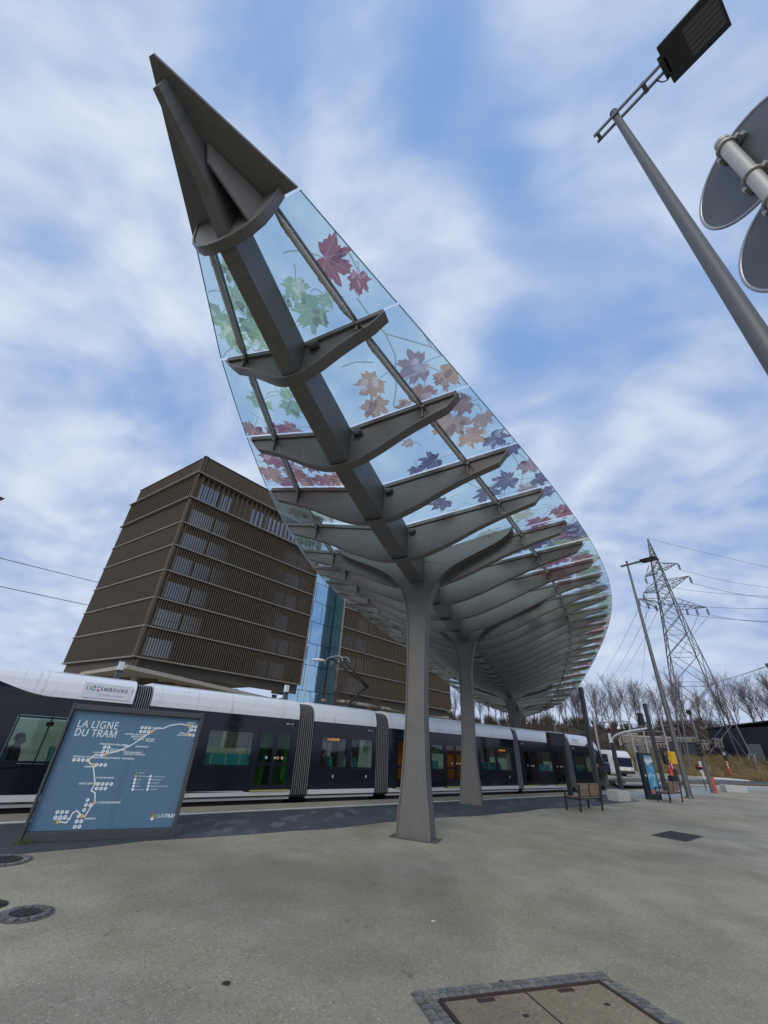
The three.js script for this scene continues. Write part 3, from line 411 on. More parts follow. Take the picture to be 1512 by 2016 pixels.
// driver's ends: sides that narrow and a raked, rounded front
function cabEnd(xa, dir, m) {
  const zc = (ZS + ZF) / 2, hw = (ZS - ZF) / 2;
  const ring = ([d, f, top, bow]) => { const w = hw * f, t = [[-w, .24], [0, .24], [w, .24], [w, .8], [w, 1.5], [w * .985, Math.max(1.0, top - .62)], [w * .94, top - .26], [w * .82, top - .07], [w * .5, top], [0, top + .02], [-w * .5, top], [-w * .82, top - .07], [-w * .94, top - .26], [-w * .985, Math.max(1.0, top - .62)], [-w, 1.5], [-w, .8]]; return t.map(([z, y]) => V(xa + dir * (d + bow * (1 - (z / hw) ** 2)), Math.min(y, top), zc + z)); };
  const secs = [[0, 1, 2.93, 0], [.55, .995, 2.9, .02], [1.0, .975, 2.74, .05], [1.3, .95, 2.48, .09], [1.52, .925, 2.12, .13], [1.68, .9, 1.72, .16], [1.8, .88, 1.3, .18], [1.86, .86, .95, .2], [1.84, .84, .5, .2]].map(ring);
  const cut = (k0, k1, i0, i1) => toCreasedNormals(loft(secs.slice(i0, i1 + 1).map((r) => { const o = []; for (let k = k0; k <= k1; k++) o.push(r[k % 16]); return o; }), false), .8);
  mesh('cab_side', cut(2, 5, 0, 8), bodyMat, m); mesh('cab_side', cut(13, 16, 0, 8), bodyMat, m);
  mesh('cab_roof', cut(5, 13, 0, 2), roofWhite, m);
  mesh('windscreen', cut(5, 13, 2, 7), phys({ color: lin(.02, .03, .05), roughness: .04, clearcoat: 1, clearcoatRoughness: .02 }), m);
  mesh('nose', merge([cut(5, 13, 7, 8), cut(0, 2, 0, 8), polyGeo(secs[8], [secs[8].map((_, i) => i)])]), bodyMat, m);
  mesh('screen_edge', tube(secs.slice(2, 8).map((r) => r[6].clone().add(V(dir * .01, .01, .01))), .02, 30, 6), std(.35, .4, .45, .3, .4), m);
  mesh('coupler_cover', rbx(.5, .22, 1.5, .06, xa + dir * 1.66, .24, zc), darkUnder, m);
  for (const s of [-1, 1]) mesh('headlamp', new THREE.SphereGeometry(.09, 16, 10).scale(.6, .7, 1.6).translate(xa + dir * 1.84, .66, zc + s * hw * .66), phys({ color: lin(.5, .5, .52), roughness: .1, clearcoat: 1 }), m);
  mesh('cab_underframe', bx(1.6, .3, 1.9, xa + dir * .8, .1, zc), darkUnder, m);
}
cabEnd(18.3, 1, mF); cabEnd(-16.6, -1, mA);
{ // dark sweep in the white roof of the end modules, lettering and numbers
  const sweep = (m, xe, dir, L) => { const pts = []; const n = 24; for (let k = 0; k <= n; k++) { const t = k / n; pts.push([xe + dir * L * t, lerp(yBody + .02, 2.82, sstep(0, 1, t))]); } const sh = [...pts, [xe + dir * L, yBody + .015]]; const g = new THREE.ShapeGeometry(new THREE.Shape(sh.map((p) => new THREE.Vector2(...p)))); const p = g.attributes.position; for (let i = 0; i < p.count; i++) { const y = p.getY(i); p.setZ(i, ZS + .014 - Math.max(0, y - 2.5) * .3); } mesh('roof_sweep', g, bodyMat, m); };
  sweep(mA, TX(98, 1380), -1, 2.2); sweep(mF, 17.3, 1, 1.0);
  const xl = (TX(168, 1360) + TX(255, 1368)) / 2;
  writing(mA, 'lettering', '', 1.15, .36, xl, 2.6, ZS + .006, { tw: 1024, th: 320, rx: -.09, bg: '#dfe1e4', draw: (c) => {
    c.fillStyle = '#3d4250'; c.font = '600 112px sans-serif'; c.textAlign = 'left'; const t = (s, x) => { for (const ch of s) { c.fillText(ch, x, 120); x += c.measureText(ch).width + 8; } };
    t('LU', 50); t('EMBOURG', 342); for (const [x, y, a, k] of [[222, 84, .8, '#c2453f'], [300, 84, -.8, '#3f9cc0'], [222, 156, -.8, '#3f9cc0'], [300, 156, .8, '#c2453f']]) { c.save(); c.translate(x, y); c.rotate(a); c.fillStyle = k; c.beginPath(); c.ellipse(0, 0, 36, 19, 0, 0, 7); c.fill(); c.restore(); }
    c.fillStyle = '#5a5f6c'; c.font = 'italic 52px sans-serif'; c.fillText("LET'S MAKE IT HAPPEN", 330, 250); } });
  writing(mF, 'lettering', '', .8, .26, TX(1136, 1458), 2.6, ZS + .006, { tw: 512, th: 160, rx: -.09, bg: '#dfe1e4', draw: (c) => { c.fillStyle = '#6a6f7c'; c.font = '600 62px sans-serif'; c.fillText('LUXEMBOURG', 20, 60); c.font = 'italic 30px sans-serif'; c.fillText("LET'S MAKE IT HAPPEN", 110, 125); } });
  for (const [m, x, s] of [[mB, GB[0] - .35, '103 - S2'], [mC, GC[0] - .3, '103 - R1'], [mD, GC[1] + 1.0, '103 - C'], [mE, GD[1] + .35, '103 - S1'], [mF, GE[1] + .35, '103 - C1']]) writing(m, 'vehicle_number', s, .5, .11, x, 2.2, ZS + .002, { bg: '#14161d', fg: '#dcdcdc', font: 'bold 84px sans-serif' });
  for (const [m, x, g] of [[mC, wC.x0 + .55, 0], [mD, wD3.x0 + .55, 0]]) { mesh('destination_display', bx(.56, .14, .03, x, 1.83, ZS - .06), ledMat, m); mesh('display_housing', bx(.8, .19, .03, x, 1.83, ZS - .095), rubber, m); }
  for (const [m, x] of [[mC, wC.x0 + .6], [mC, wC2.x0 + .8], [mD, wD3.x0 + .9]]) mesh('socket_cover', bx(.05, .08, .006, x, .7, ZS + .002), cream2, m);
}
{ // folded arm pantograph on the roof
  const p = new THREE.Group(); p.name = 'pantograph'; tram.add(p); const zc = (ZS + ZF) / 2;
  const n = V(0, 0, zc).applyMatrix4(tramFrame), at = (x, y) => { const q = onPlane(x, y, n, tramN).applyMatrix4(tramInv); return V(q.x, q.y, zc); };
  const foot = at(680, 1392), knee = at(722, 1350), head = at(664, 1298); foot.y = 3.0;
  const pm = std(.05, .045, .045, .5, .5);
  mesh('lower_arm', merge([rod(foot, knee, .06, .05, 8), rod(foot.clone().add(V(.35, 0, 0)), knee.clone().add(V(.05, -.05, 0)), .02, .02, 6), bx(.9, .12, 1.2, foot.x + .2, 3.02, zc)]), pm, p);
  const L = V(0, 0, .34); mesh('upper_arm', merge([rod(knee.clone().add(V(0, 0, .08)), head.clone().add(L), .03, .025, 8), rod(knee.clone().sub(V(0, 0, .08)), head.clone().sub(L), .03, .025, 8), rod(knee.clone(), knee.clone().lerp(head, .95).add(V(.12, .1, 0)), .016, .016, 6), rod(knee.clone().add(V(0, 0, .2)), knee.clone().sub(V(0, 0, .2)), .05, .05, 8)]), pm, p);
  for (const d of [-.18, .18]) mesh('collector_strip', tube([V(head.x + d, head.y - .16, zc + .85), V(head.x + d, head.y + .03, zc + .62), V(head.x + d, head.y + .08, zc + .3), V(head.x + d, head.y + .08, zc - .3), V(head.x + d, head.y + .03, zc - .62), V(head.x + d, head.y - .16, zc - .85)], .028, 24, 6), std(.4, .38, .36, .4, .6), p);
  mesh('head_frame', merge([rod(head.clone().add(V(-.22, 0, .34)), head.clone().add(V(.22, .05, .34)), .02, .02, 6), rod(head.clone().add(V(-.22, 0, -.34)), head.clone().add(V(.22, .05, -.34)), .02, .02, 6)]), pm, p);
}

// the sides lean in towards the roof
{ const zc = (ZS + ZF) / 2; tram.traverse((o) => { if (!o.isMesh) return; const p = o.geometry.attributes.position; for (let i = 0; i < p.count; i++) { const y = p.getY(i); if (y > .33) p.setZ(i, zc + (p.getZ(i) - zc) * (1 - (y - .33) * .036)); } o.geometry.computeVertexNormals(); }); }
{ const m = mesh('cab_sticker', disc(.1, TX(1178, 1509), 1.32, ZS + .0), new THREE.MeshStandardMaterial({ roughness: .4, map: canvasTex(64, 64, (c) => { c.fillStyle = '#b3202c'; c.fillRect(0, 0, 64, 64); c.fillStyle = '#f0f0f0'; c.fillRect(10, 26, 44, 12); }) }), mF); m.position.z = -.05; }

// ---------------------------------------------------------------- route map board
{
  const L = G(40, 1660), R = G(345, 1648), dir = R.clone().sub(L), width = dir.length() ; dir.normalize();
  const turn = Math.atan2(-dir.z, dir.x), n = V(Math.sin(turn), 0, Math.cos(turn));
  const hgt = over(402, 1408, R);
  const b = thing('route_map_board', 'blue tram route map on a slanted looking dark grey steel stand beside the platform', 'map board', [L.x, 0, L.z], turn);
  b.userData.label = 'large blue tram line map in dark grey steel stand, titled la ligne du tram';
  const uv = (px, py) => { const p = onPlane(px, py, L, n).sub(L); return [p.dot(dir), p.y]; };
  const dk = new THREE.MeshStandardMaterial({ color: lin(.075, .08, .085), bumpMap: grain, bumpScale: .001, roughness: .5, metalness: .2 });
  const p0 = uv(60, 1637), p1 = uv(340, 1631), p2 = uv(391, 1421), p3 = uv(147, 1391);
  const x0 = (p0[0] + p3[0]) / 2 - .02, x1 = (p1[0] + p2[0]) / 2, y0 = (p0[1] + p1[1]) / 2, y1 = (p2[1] + p3[1]) / 2, top = y1 + .12;
  mesh('stand', merge([rbx(x0 + .03, top, .24, .01, x0 / 2 - .03 + .0, top / 2, -.09), rbx(.07, top, .24, .01, x1 + .035, top / 2, -.09), rbx(x1 - x0, y0 - .004, .22, .01, (x0 + x1) / 2, y0 / 2, -.09), rbx(x1 - x0 + .02, .1, .26, .012, (x0 + x1) / 2, y1 + .055, -.08), bx(x1 - x0, y1 - y0, .06, (x0 + x1) / 2, (y0 + y1) / 2, -.1)]), dk, b);
  const TW = 2048, THh = Math.round(2048 * (y1 - y0) / (x1 - x0)), sx = TW / (x1 - x0), P = (px, py) => { const q = uv(px, py); return [(q[0] - x0) * sx, (y1 - q[1]) * sx]; };
  const tex = canvasTex(TW, THh, (c, w, h) => {
    c.fillStyle = '#5a7b92'; c.fillRect(0, 0, w, h);
    const rr = rng(3); c.strokeStyle = '#4a6d86'; c.lineWidth = 4; c.lineJoin = 'round';
    const line = (pts, col, lw) => { c.strokeStyle = col; c.lineWidth = lw; c.beginPath(); pts.forEach((p, k) => { const q = P(...p); k ? c.lineTo(...q) : c.moveTo(...q); }); c.stroke(); };
    for (const l of [[[75, 1600], [110, 1640]], [[150, 1545], [190, 1538], [240, 1560]], [[90, 1565], [140, 1550], [180, 1545]], [[250, 1465], [300, 1480], [390, 1480]], [[290, 1490], [285, 1510], [240, 1590]], [[215, 1410], [225, 1450], [215, 1500]], [[300, 1520], [350, 1540], [370, 1530]], [[160, 1470], [130, 1500], [110, 1560]], [[270, 1505], [320, 1515], [380, 1505]], [[150, 1600], [170, 1570], [160, 1520]]]) line(l, '#4b6e87', 4);
    line([[277, 1408], [210, 1634]], '#2f4a5e', 5); line([[283, 1409], [216, 1634]], '#2f4a5e', 5);
    c.fillStyle = '#eef3f4'; c.textBaseline = 'alphabetic';
    const text = (s, px, py, size, align = 'left', font = '') => { c.font = `${font} ${size}px sans-serif`; c.textAlign = align; c.fillText(s, ...P(px, py)); };
    text('LA LIGNE', 149, 1431, 152); text('DU TRAM', 143, 1448, 152);
    const route = [[113, 1619], [130, 1621], [137, 1612], [142, 1602], [151, 1597], [161, 1608], [166, 1609], [172, 1600], [178, 1590], [186, 1581], [187, 1562], [179, 1557], [187, 1544], [183, 1506], [176, 1503], [174, 1497], [187, 1486], [195, 1487], [208, 1485], [235, 1478], [262, 1465], [299, 1440], [310, 1433], [322, 1434], [335, 1428], [355, 1425], [374, 1428], [375, 1438], [369, 1446]];
    line(route, '#f4f6f4', 16);
    const stop = (px, py) => { const [x, y] = P(px, py); c.fillStyle = '#d8b878'; c.beginPath(); c.arc(x, y, 26, 0, 7); c.fill(); c.fillStyle = '#eef3f4'; };
    const icons = (px, py, dx, dy, rows) => { const [x, y] = P(px, py); let r = 0; for (const n of rows) { for (let k = 0; k < n; k++) { c.fillStyle = '#f2f5f5'; c.beginPath(); c.arc(x + k * dx, y + r * dy, 25, 0, 7); c.fill(); c.fillStyle = '#567a93'; c.fillRect(x + k * dx - 9, y + r * dy - 8, 18, 13); } r++; } c.fillStyle = '#eef3f4'; };
    for (const s of [[113, 1619], [161, 1608], [186, 1581], [187, 1544], [183, 1506], [174, 1497], [208, 1485], [299, 1440], [374, 1428], [369, 1446]]) stop(...s);
    icons(112, 1600, 64, 66, [3, 3]); icons(154, 1608, 62, 68, [1, 2, 2, 2]); icons(172, 1576, 62, 66, [1, 2, 1]); icons(193, 1544, 64, 64, [4, 3]); icons(190, 1506, 64, 64, [3]); icons(145, 1496, 64, 64, [4]); icons(206, 1471, 62, 60, [2, 2, 1]); icons(280, 1432, 62, 64, [3, 3]); icons(380, 1430, 60, 60, [2, 2]); icons(375, 1447, 60, 60, [2]);
    for (const [s, x, y, z, a] of [['CLOCHE D\u2019OR', 103, 1616, 36], ['HOWALD', 165, 1615, 36], ['LYC\u00c9E BOUNEWEG', 191, 1583, 38], ['GARE CENTRALE', 154, 1545, 38], ['PLACE DE PARIS', 189, 1533, 34], ['HAMILIUS', 165, 1511, 34], ['ST\u00c4REPLAZ / \u00c9TOILE', 142, 1491, 34], ['FA\u00cfENCERIE', 183, 1493, 32], ['ROUT BR\u00c9CK - PAFENDALL', 207, 1494, 36], ['THEATER', 183, 1483, 32], ['PFAFFENTHAL-KIRCHBERG', 196, 1466, 34], ['PHILHARMONIE', 216, 1477, 32], ['MUDAM', 216, 1481, 32], ['EUROPAPARLAMENT', 243, 1482, 30], ['PARLEMENT EUROP\u00c9EN', 243, 1486, 30], ['COQUE', 243, 1470, 32], ['UNIVERSIT\u00c9IT', 266, 1471, 32], ['NATIONALBIBLIOTH\u00c9IK', 246, 1446, 32], ['BIBLIOTH\u00c8QUE', 258, 1451, 32], ['NATIONALE', 262, 1456, 30], ['ALPHONSE', 287, 1456, 30], ['WEICKER', 287, 1460, 30], ['LUXEXPO', 299, 1434, 34], ['A\u00c9ROPORT', 368, 1424, 32], ['FINDEL', 354, 1444, 30], ['A\u00c9ROPORT', 349, 1448, 30]]) text(s, x, y, z, a ?? 'left', 'bold');
    for (let k = 0; k < 6; k++) { const [x, y] = P(269 - k * 1.5, 1522 + k * 6.6); c.fillStyle = k < 2 ? '#d8b878' : '#f2f5f5'; c.beginPath(); c.arc(x, y, k ? 20 : 8, 0, 7); c.fill(); c.font = '26px sans-serif'; c.textAlign = 'left'; c.fillStyle = '#e4ebee'; c.fillText(['Station', 'P\u00f4le d\u2019\u00e9change', 'Train', 'Bus', 'Tram', 'Aire de taxis'][k], x + 36, y + 9); }
    for (let k = 0; k < 5; k++) { const [x, y] = P(297 - k * 1.6, 1529 + k * 6.4); c.fillStyle = '#f2f5f5'; c.beginPath(); c.arc(x, y, 20, 0, 7); c.fill(); c.font = '26px sans-serif'; c.fillStyle = '#e4ebee'; c.fillText(['Location de v\u00e9los', 'V\u00e9lo partag\u00e9', 'Funiculaire', 'Stationnement des v\u00e9los', 'Ascenseur'][k], x + 36, y + 9); }
    { const [x, y] = P(301, 1607); [['#d2453c', -16, -24], ['#3f8ec4', -34, 4], ['#e0a93a', 10, 22], ['#5fae5a', 22, -4], ['#efefef', 2, 46]].forEach(([k, a, b2]) => { c.fillStyle = k; c.beginPath(); c.ellipse(x + a, y + b2, 26, 18, a * .04, 0, 7); c.fill(); }); c.fillStyle = '#eef3f4'; c.textAlign = 'left'; c.font = '74px sans-serif'; c.fillText('LUX', x + 60, y + 30); const q = c.measureText('LUX').width; c.font = 'bold 74px sans-serif'; c.fillText('TRAM', x + 64 + q, y + 30); }
  });
  mesh('map_panel', new THREE.BoxGeometry(x1 - x0 - .004, y1 - y0 - .004, .012).translate((x0 + x1) / 2, (y0 + y1) / 2, -.06), new THREE.MeshPhysicalMaterial({ map: tex, roughness: .35, clearcoat: .25, clearcoatRoughness: .15 }), b);
  // a few weeds at the foot of the stand
  const wm = std(.06, .11, .03, .8), blades = []; const r = rng(8);
  for (let k = 0; k < 70; k++) { const x = -.08 + r() * .25, z = .08 + r() * .08, h = .04 + r() * .1, a = r() * 6.3, d = V(Math.cos(a) * .05, h, Math.sin(a) * .05); blades.push(polyGeo([V(x, 0, z), V(x + .012, 0, z), V(x + d.x, d.y, z + d.z)], [[0, 1, 2]])); }
  const w = mesh('weeds', merge(blades), wm, scene); w.name = 'weeds'; w.applyMatrix4(b.matrix.compose(b.position, b.quaternion, b.scale)); w.userData = { label: 'small green weeds growing at foot of the route map stand', category: 'weeds', kind: 'stuff' };
}
// ---------------------------------------------------------------- lamp masts
const mastMat = new THREE.MeshStandardMaterial({ map: steelMap, color: lin(.17, .18, .19), roughness: .5, metalness: .3, bumpMap: grain, bumpScale: .0008 });
function lampMast(pos, armDir, label, height = 14.9) {
  const t = thing('lamp_mast', label, 'street lamp', [pos.x, 0, pos.z], Math.atan2(armDir.x, armDir.z), 'tall lamp masts with rectangular head');
  mesh('pole', merge([new THREE.CylinderGeometry(.07, .165, height, 28).translate(0, height / 2, 0)]), mastMat, t);
  mesh('base_flange', merge([cyl(.26, .24, .03, 0, 0, 0, 24), cyl(.19, .175, .12, 0, .03, 0, 24)]), mastMat, t);
  mesh('pole_cap', merge([cyl(.075, .08, .22, 0, height, 0, 20), cyl(.09, .085, .06, 0, height + .22, 0, 20)]), mastMat, t);
  const y = height - .02, arm = [];
  for (const s of [-1, 1]) arm.push(bx(.035, .09, 1.55, .085 * s, y, .27)); arm.push(bx(.2, .11, .07, 0, y, -.42), bx(.22, .12, .08, 0, y, .62));
  mesh('arm', merge(arm), mastMat, t);
  const dark = std(.035, .04, .045, .5, .3);
  const head = mesh('lamp_head', merge([rbx(.86, .07, 1.05, .02, 0, y - .03, 1.56), bx(.34, .09, .12, 0, y - .02, 1.03), bx(.06, .05, .1, .22, y - .03, 1.02), bx(.06, .05, .1, -.22, y - .03, 1.02)]), dark, t);
  mesh('lens', bx(.62, .006, .6, 0, y - .069, 1.74), phys({ color: lin(.06, .062, .065), roughness: .3 }), head);
  for (let k = 0; k < 6; k++) mesh('led_strip', bx(.06, .006, .56, -.25 + k * .1, y - .074, 1.74), std(.12, .12, .12, .4), head);
  mesh('cable', tube([V(.05, y - .04, .82), V(.14, y - .16, .88), V(.2, y - .16, .97), V(.2, y - .05, 1.04)], .012, 16, 6), blackSteel, t);
  return t;
}
lampMast(V(4.853, 0, -3.25), V(.57, 0, .82).normalize(), 'tall tapered lamp mast towering over the round sign backs');
{ const g = G(1359, 1572); lampMast(g, V(.62, 0, .85).normalize(), 'tall tapered lamp mast behind the wooden bench and lit information totem'); }
// the head of a third mast that stands off to the left of the place
{ const top = 14.9, p = G(-12, 978, top); lampMast(V(p.x - 1.33, 0, p.z - .78), V(.86, 0, .5).normalize(), 'lamp head of a mast that rises beside the bronze slatted building'); }
// ---------------------------------------------------------------- round traffic signs seen from behind
{
  const base = V(.90502, 0, -.42537).multiplyScalar(2.163), az = 1.4793, turn = Math.atan2(Math.sin(az), -Math.cos(az));
  const t = thing('sign_post', 'grey steel post with the bare backs of two round traffic signs', 'road sign', [base.x, 0, base.z], turn);
  const galv = new THREE.MeshStandardMaterial({ map: blotch, color: lin(.55, .54, .5), roughness: .45, metalness: .5, bumpMap: grain, bumpScale: .0006 }), back = new THREE.MeshStandardMaterial({ map: blotch, color: lin(.15, .17, .18), roughness: .42, metalness: .35 }), rim = std(.42, .4, .42, .35, .7);
  mesh('post', merge([cyl(.038, .038, 5.2, 0, 0, 0, 24), cyl(.041, .041, .03, 0, 5.18, 0, 24), cyl(.12, .12, .02, 0, 0, 0, 20)]), galv, t);
  for (const y of [4.936, 4.259]) {
    const s = mesh('sign_plate', new THREE.CylinderGeometry(.32, .32, .006, 64).rotateX(Math.PI / 2).translate(0, y, .062), back, t);
    mesh('rim', new THREE.TorusGeometry(.32, .011, 10, 72).translate(0, y, .062), rim, s);
    mesh('sign_face', new THREE.CylinderGeometry(.312, .312, .003, 64).rotateX(Math.PI / 2).translate(0, y, .067), std(.7, .7, .7, .3), s);
    for (const d of [-.2, .2]) mesh('clamp', merge([new THREE.TorusGeometry(.043, .011, 8, 28).rotateX(Math.PI / 2).translate(0, y + d, 0), bx(.16, .034, .022, 0, y + d, .044), bx(.022, .03, .05, .058, y + d, .03), bx(.022, .03, .05, -.058, y + d, .03), cyl(.008, .008, .05, .07, y + d - .02, .02, 8)]), galv, s);
  }
  const st = canvasTex(256, 160, (c) => { c.fillStyle = '#c9cccb'; c.fillRect(0, 0, 256, 160); c.fillStyle = '#b98d78'; c.fillRect(6, 30, 96, 124); c.fillStyle = '#33262a'; c.beginPath(); c.moveTo(20, 140); c.lineTo(60, 60); c.lineTo(96, 120); c.closePath(); c.fill(); c.strokeStyle = '#4b5154'; c.lineWidth = 5; c.strokeRect(112, 30, 130, 80); c.beginPath(); c.moveTo(120, 14); c.lineTo(134, 24); c.lineTo(150, 6); c.stroke(); c.beginPath(); c.moveTo(200, 14); c.lineTo(214, 24); c.lineTo(230, 6); c.stroke(); });
  mesh('sticker', bx(.11, .07, .001, -.17, 4.79, .0583), new THREE.MeshStandardMaterial({ map: st, roughness: .5 }), t);
}
// ---------------------------------------------------------------- things let into the plaza
const iron = new THREE.MeshStandardMaterial({ map: blotch, color: lin(.07, .066, .062), roughness: .55, metalness: .5, bumpMap: grain, bumpScale: .003 });
const rust = new THREE.MeshStandardMaterial({ map: blotch, color: lin(.09, .05, .045), roughness: .7, metalness: .3 });
const settGeo = [0, 1, 2].map((k) => { const g = new RoundedBoxGeometry(1, .05, 1, 1, .012); const p = g.attributes.position, r = rng(40 + k); for (let i = 0; i < p.count; i++) p.setXYZ(i, p.getX(i) * (1 - .08 * r()), p.getY(i) + .006 * r(), p.getZ(i) * (1 - .08 * r())); g.computeVertexNormals(); return g; });
const settMats = [[.27, .255, .235], [.21, .2, .19], [.33, .31, .28], [.24, .235, .23]].map((c) => new THREE.MeshStandardMaterial({ color: lin(...c), map: blotch, bumpMap: grain, bumpScale: .004, roughness: .85 }));
const rs = rng(12);
function sett(parent, x, z, w, d, turn) { const m = mesh('sett', settGeo[Math.floor(rs() * 3)], settMats[Math.floor(rs() * 4)], parent); m.scale.set(w, 1, d); m.position.set(x, -.012 + rs() * .005, z); m.rotation.y = turn + (rs() - .5) * .08; return m; }
{
  const A = V(.73, 0, -4.87), B = V(2.31, 0, -5.37), u = B.clone().sub(A).normalize(), w = V(-u.z, 0, u.x);   // w points towards the camera
  const len = 1.66, dep = 1.35, turn = Math.atan2(-u.z, u.x);
  const h = thing('access_hatch', 'large double leaf access hatch with plaza infill and cobble border', 'hatch', [A.x, 0, A.z], turn);
  const fill = new THREE.MeshStandardMaterial({ map: groundMap, color: lin(.8, .72, .62), bumpMap: groundBump, bumpScale: .004, roughness: .85 });
  const metal = (g) => { const p = g.attributes.position, uv = g.attributes.uv; for (let i = 0; i < p.count; i++) uv.setXY(i, p.getX(i) + 5, p.getZ(i) + 3); return g; };
  for (const [a, b] of [[.02, len / 2 - .012], [len / 2 + .012, len - .02]]) { const l = mesh('hatch_leaf', metal(bx(b - a, .03, dep - .04, (a + b) / 2, .001, dep / 2)), fill, h); for (const x of [lerp(a, b, .48)]) mesh('lifting_pocket', merge([bx(.16, .006, .05, x, .0175, .065), bx(.05, .006, .03, x + .2, .0175, .33)]), rust, l); }
  mesh('hatch_frame', merge([bx(len, .045, .03, len / 2, .004, .003), bx(.03, .045, dep, .004, .004, dep / 2), bx(.03, .045, dep, len - .004, .004, dep / 2), bx(.024, .024, dep - .05, len / 2, .002, dep / 2), bx(len, .045, .03, len / 2, .004, dep)]), rust, h);
  const mort = mesh('mortar_bed', metal(merge([bx(len + .36, .012, .17, len / 2, .0, -.1), bx(.17, .012, dep + .1, -.1, .0, dep / 2 + .03), bx(.17, .012, dep + .1, len + .1, .0, dep / 2 + .03)])), std(.1, .095, .09, .95), h);
  for (const row of [0, 1]) { for (let x = -.16; x < len + .16; x += .075) sett(h, x + row * .035, -.058 - row * .082, .07, .076, 0); for (let z = .0; z < dep; z += .075) { sett(h, -.06 - row * .082, z + .03 + row * .03, .076, .07, 0); sett(h, len + .06 + row * .082, z + .03 + row * .03, .076, .07, 0); } }
}
function manhole(px, py, r, ro, label, n) {
  const c = G(px, py), t = thing('manhole_cover', label, 'manhole cover', [c.x, 0, c.z], 0);
  mesh('cover', merge([cyl(r, r, .012, 0, .003, 0, 36), ...[...Array(16)].map((_, k) => bx(.05, .01, .05, Math.cos(k * 2.4) * r * Math.sqrt(k / 18), .017, Math.sin(k * 2.4) * r * Math.sqrt(k / 18), 0, k))]), iron, t);
  mesh('ring', new THREE.TorusGeometry(r + .02, .02, 6, 40).rotateX(Math.PI / 2).scale(1, .5, 1).translate(0, .006, 0), iron, t);
  mesh('mortar_bed', cyl(ro + .02, ro + .02, .006, 0, .0, 0, 40), std(.11, .105, .1, .95), t);
  for (let q = r + .08; q < ro; q += .088) { const m = Math.floor(2 * Math.PI * q / .092); for (let k = 0; k < m; k++) { const a = k / m * 2 * Math.PI; sett(t, Math.cos(a) * q, Math.sin(a) * q, .08, .082, -a); } }
}
manhole(50, 1800, .11, .25, 'small round manhole cover in a ring of grey cobbles, edge of a cluster', 2);
manhole(-14, 1783, .1, .12, 'dark round valve cover cut off at the plaza edge beside small manhole', 2);
manhole(6, 1695, .2, .34, 'rusty brown round manhole cover in cobble ring near route map board', 2);
{ // steel floor grating near the lamp mast
  const a = G(1283, 1645), d = G(1350, 1657), e = G(1412, 1648); const t = thing('floor_grating', 'dark steel floor grating sunk in the beige plaza near the benches', 'grating', [a.x, 0, a.z], Math.atan2(-(d.z - a.z), d.x - a.x));
  const L = d.distanceTo(a), Wd = Math.min(1.6, e.distanceTo(d)); mesh('frame', merge([bx(L, .012, .05, L / 2, .004, 0), bx(L, .012, .05, L / 2, .004, -Wd), bx(.05, .012, Wd, 0, .004, -Wd / 2), bx(.05, .012, Wd, L, .004, -Wd / 2)]), iron, t); mesh('pit', bx(L, .004, Wd, L / 2, .002, -Wd / 2), std(.03, .03, .035, .9), t);
  for (let x = .06; x < L; x += .075) mesh('grate_bar', bx(.025, .014, Wd - .05, x, .008, -Wd / 2), iron, t);
}
{ // small litter
  const r = rng(21); const bits = [[853, 1815, .03, 'white scrap of paper lying on the beige plaza'], [445, 1938, .035, 'dark crumpled leaf lying on the open plaza'], [988, 1934, .025, 'small dark scrap lying beside the hatch border']];
  for (const [x, y, s, label] of bits) { const p = G(x, y), g = new THREE.IcosahedronGeometry(s, 1).scale(1, .3, .7); const q = g.attributes.position; for (let i = 0; i < q.count; i++) q.setXYZ(i, q.getX(i) * (.7 + .5 * r()), q.getY(i), q.getZ(i) * (.7 + .5 * r())); g.computeVertexNormals(); const m = mesh(numbered('litter'), g.translate(0, s * .25, 0), label.startsWith('white') ? std(.7, .7, .68, .8) : std(.04, .03, .025, .9), scene); m.position.set(p.x, 0, p.z); m.userData = { label, category: 'litter' }; }
}

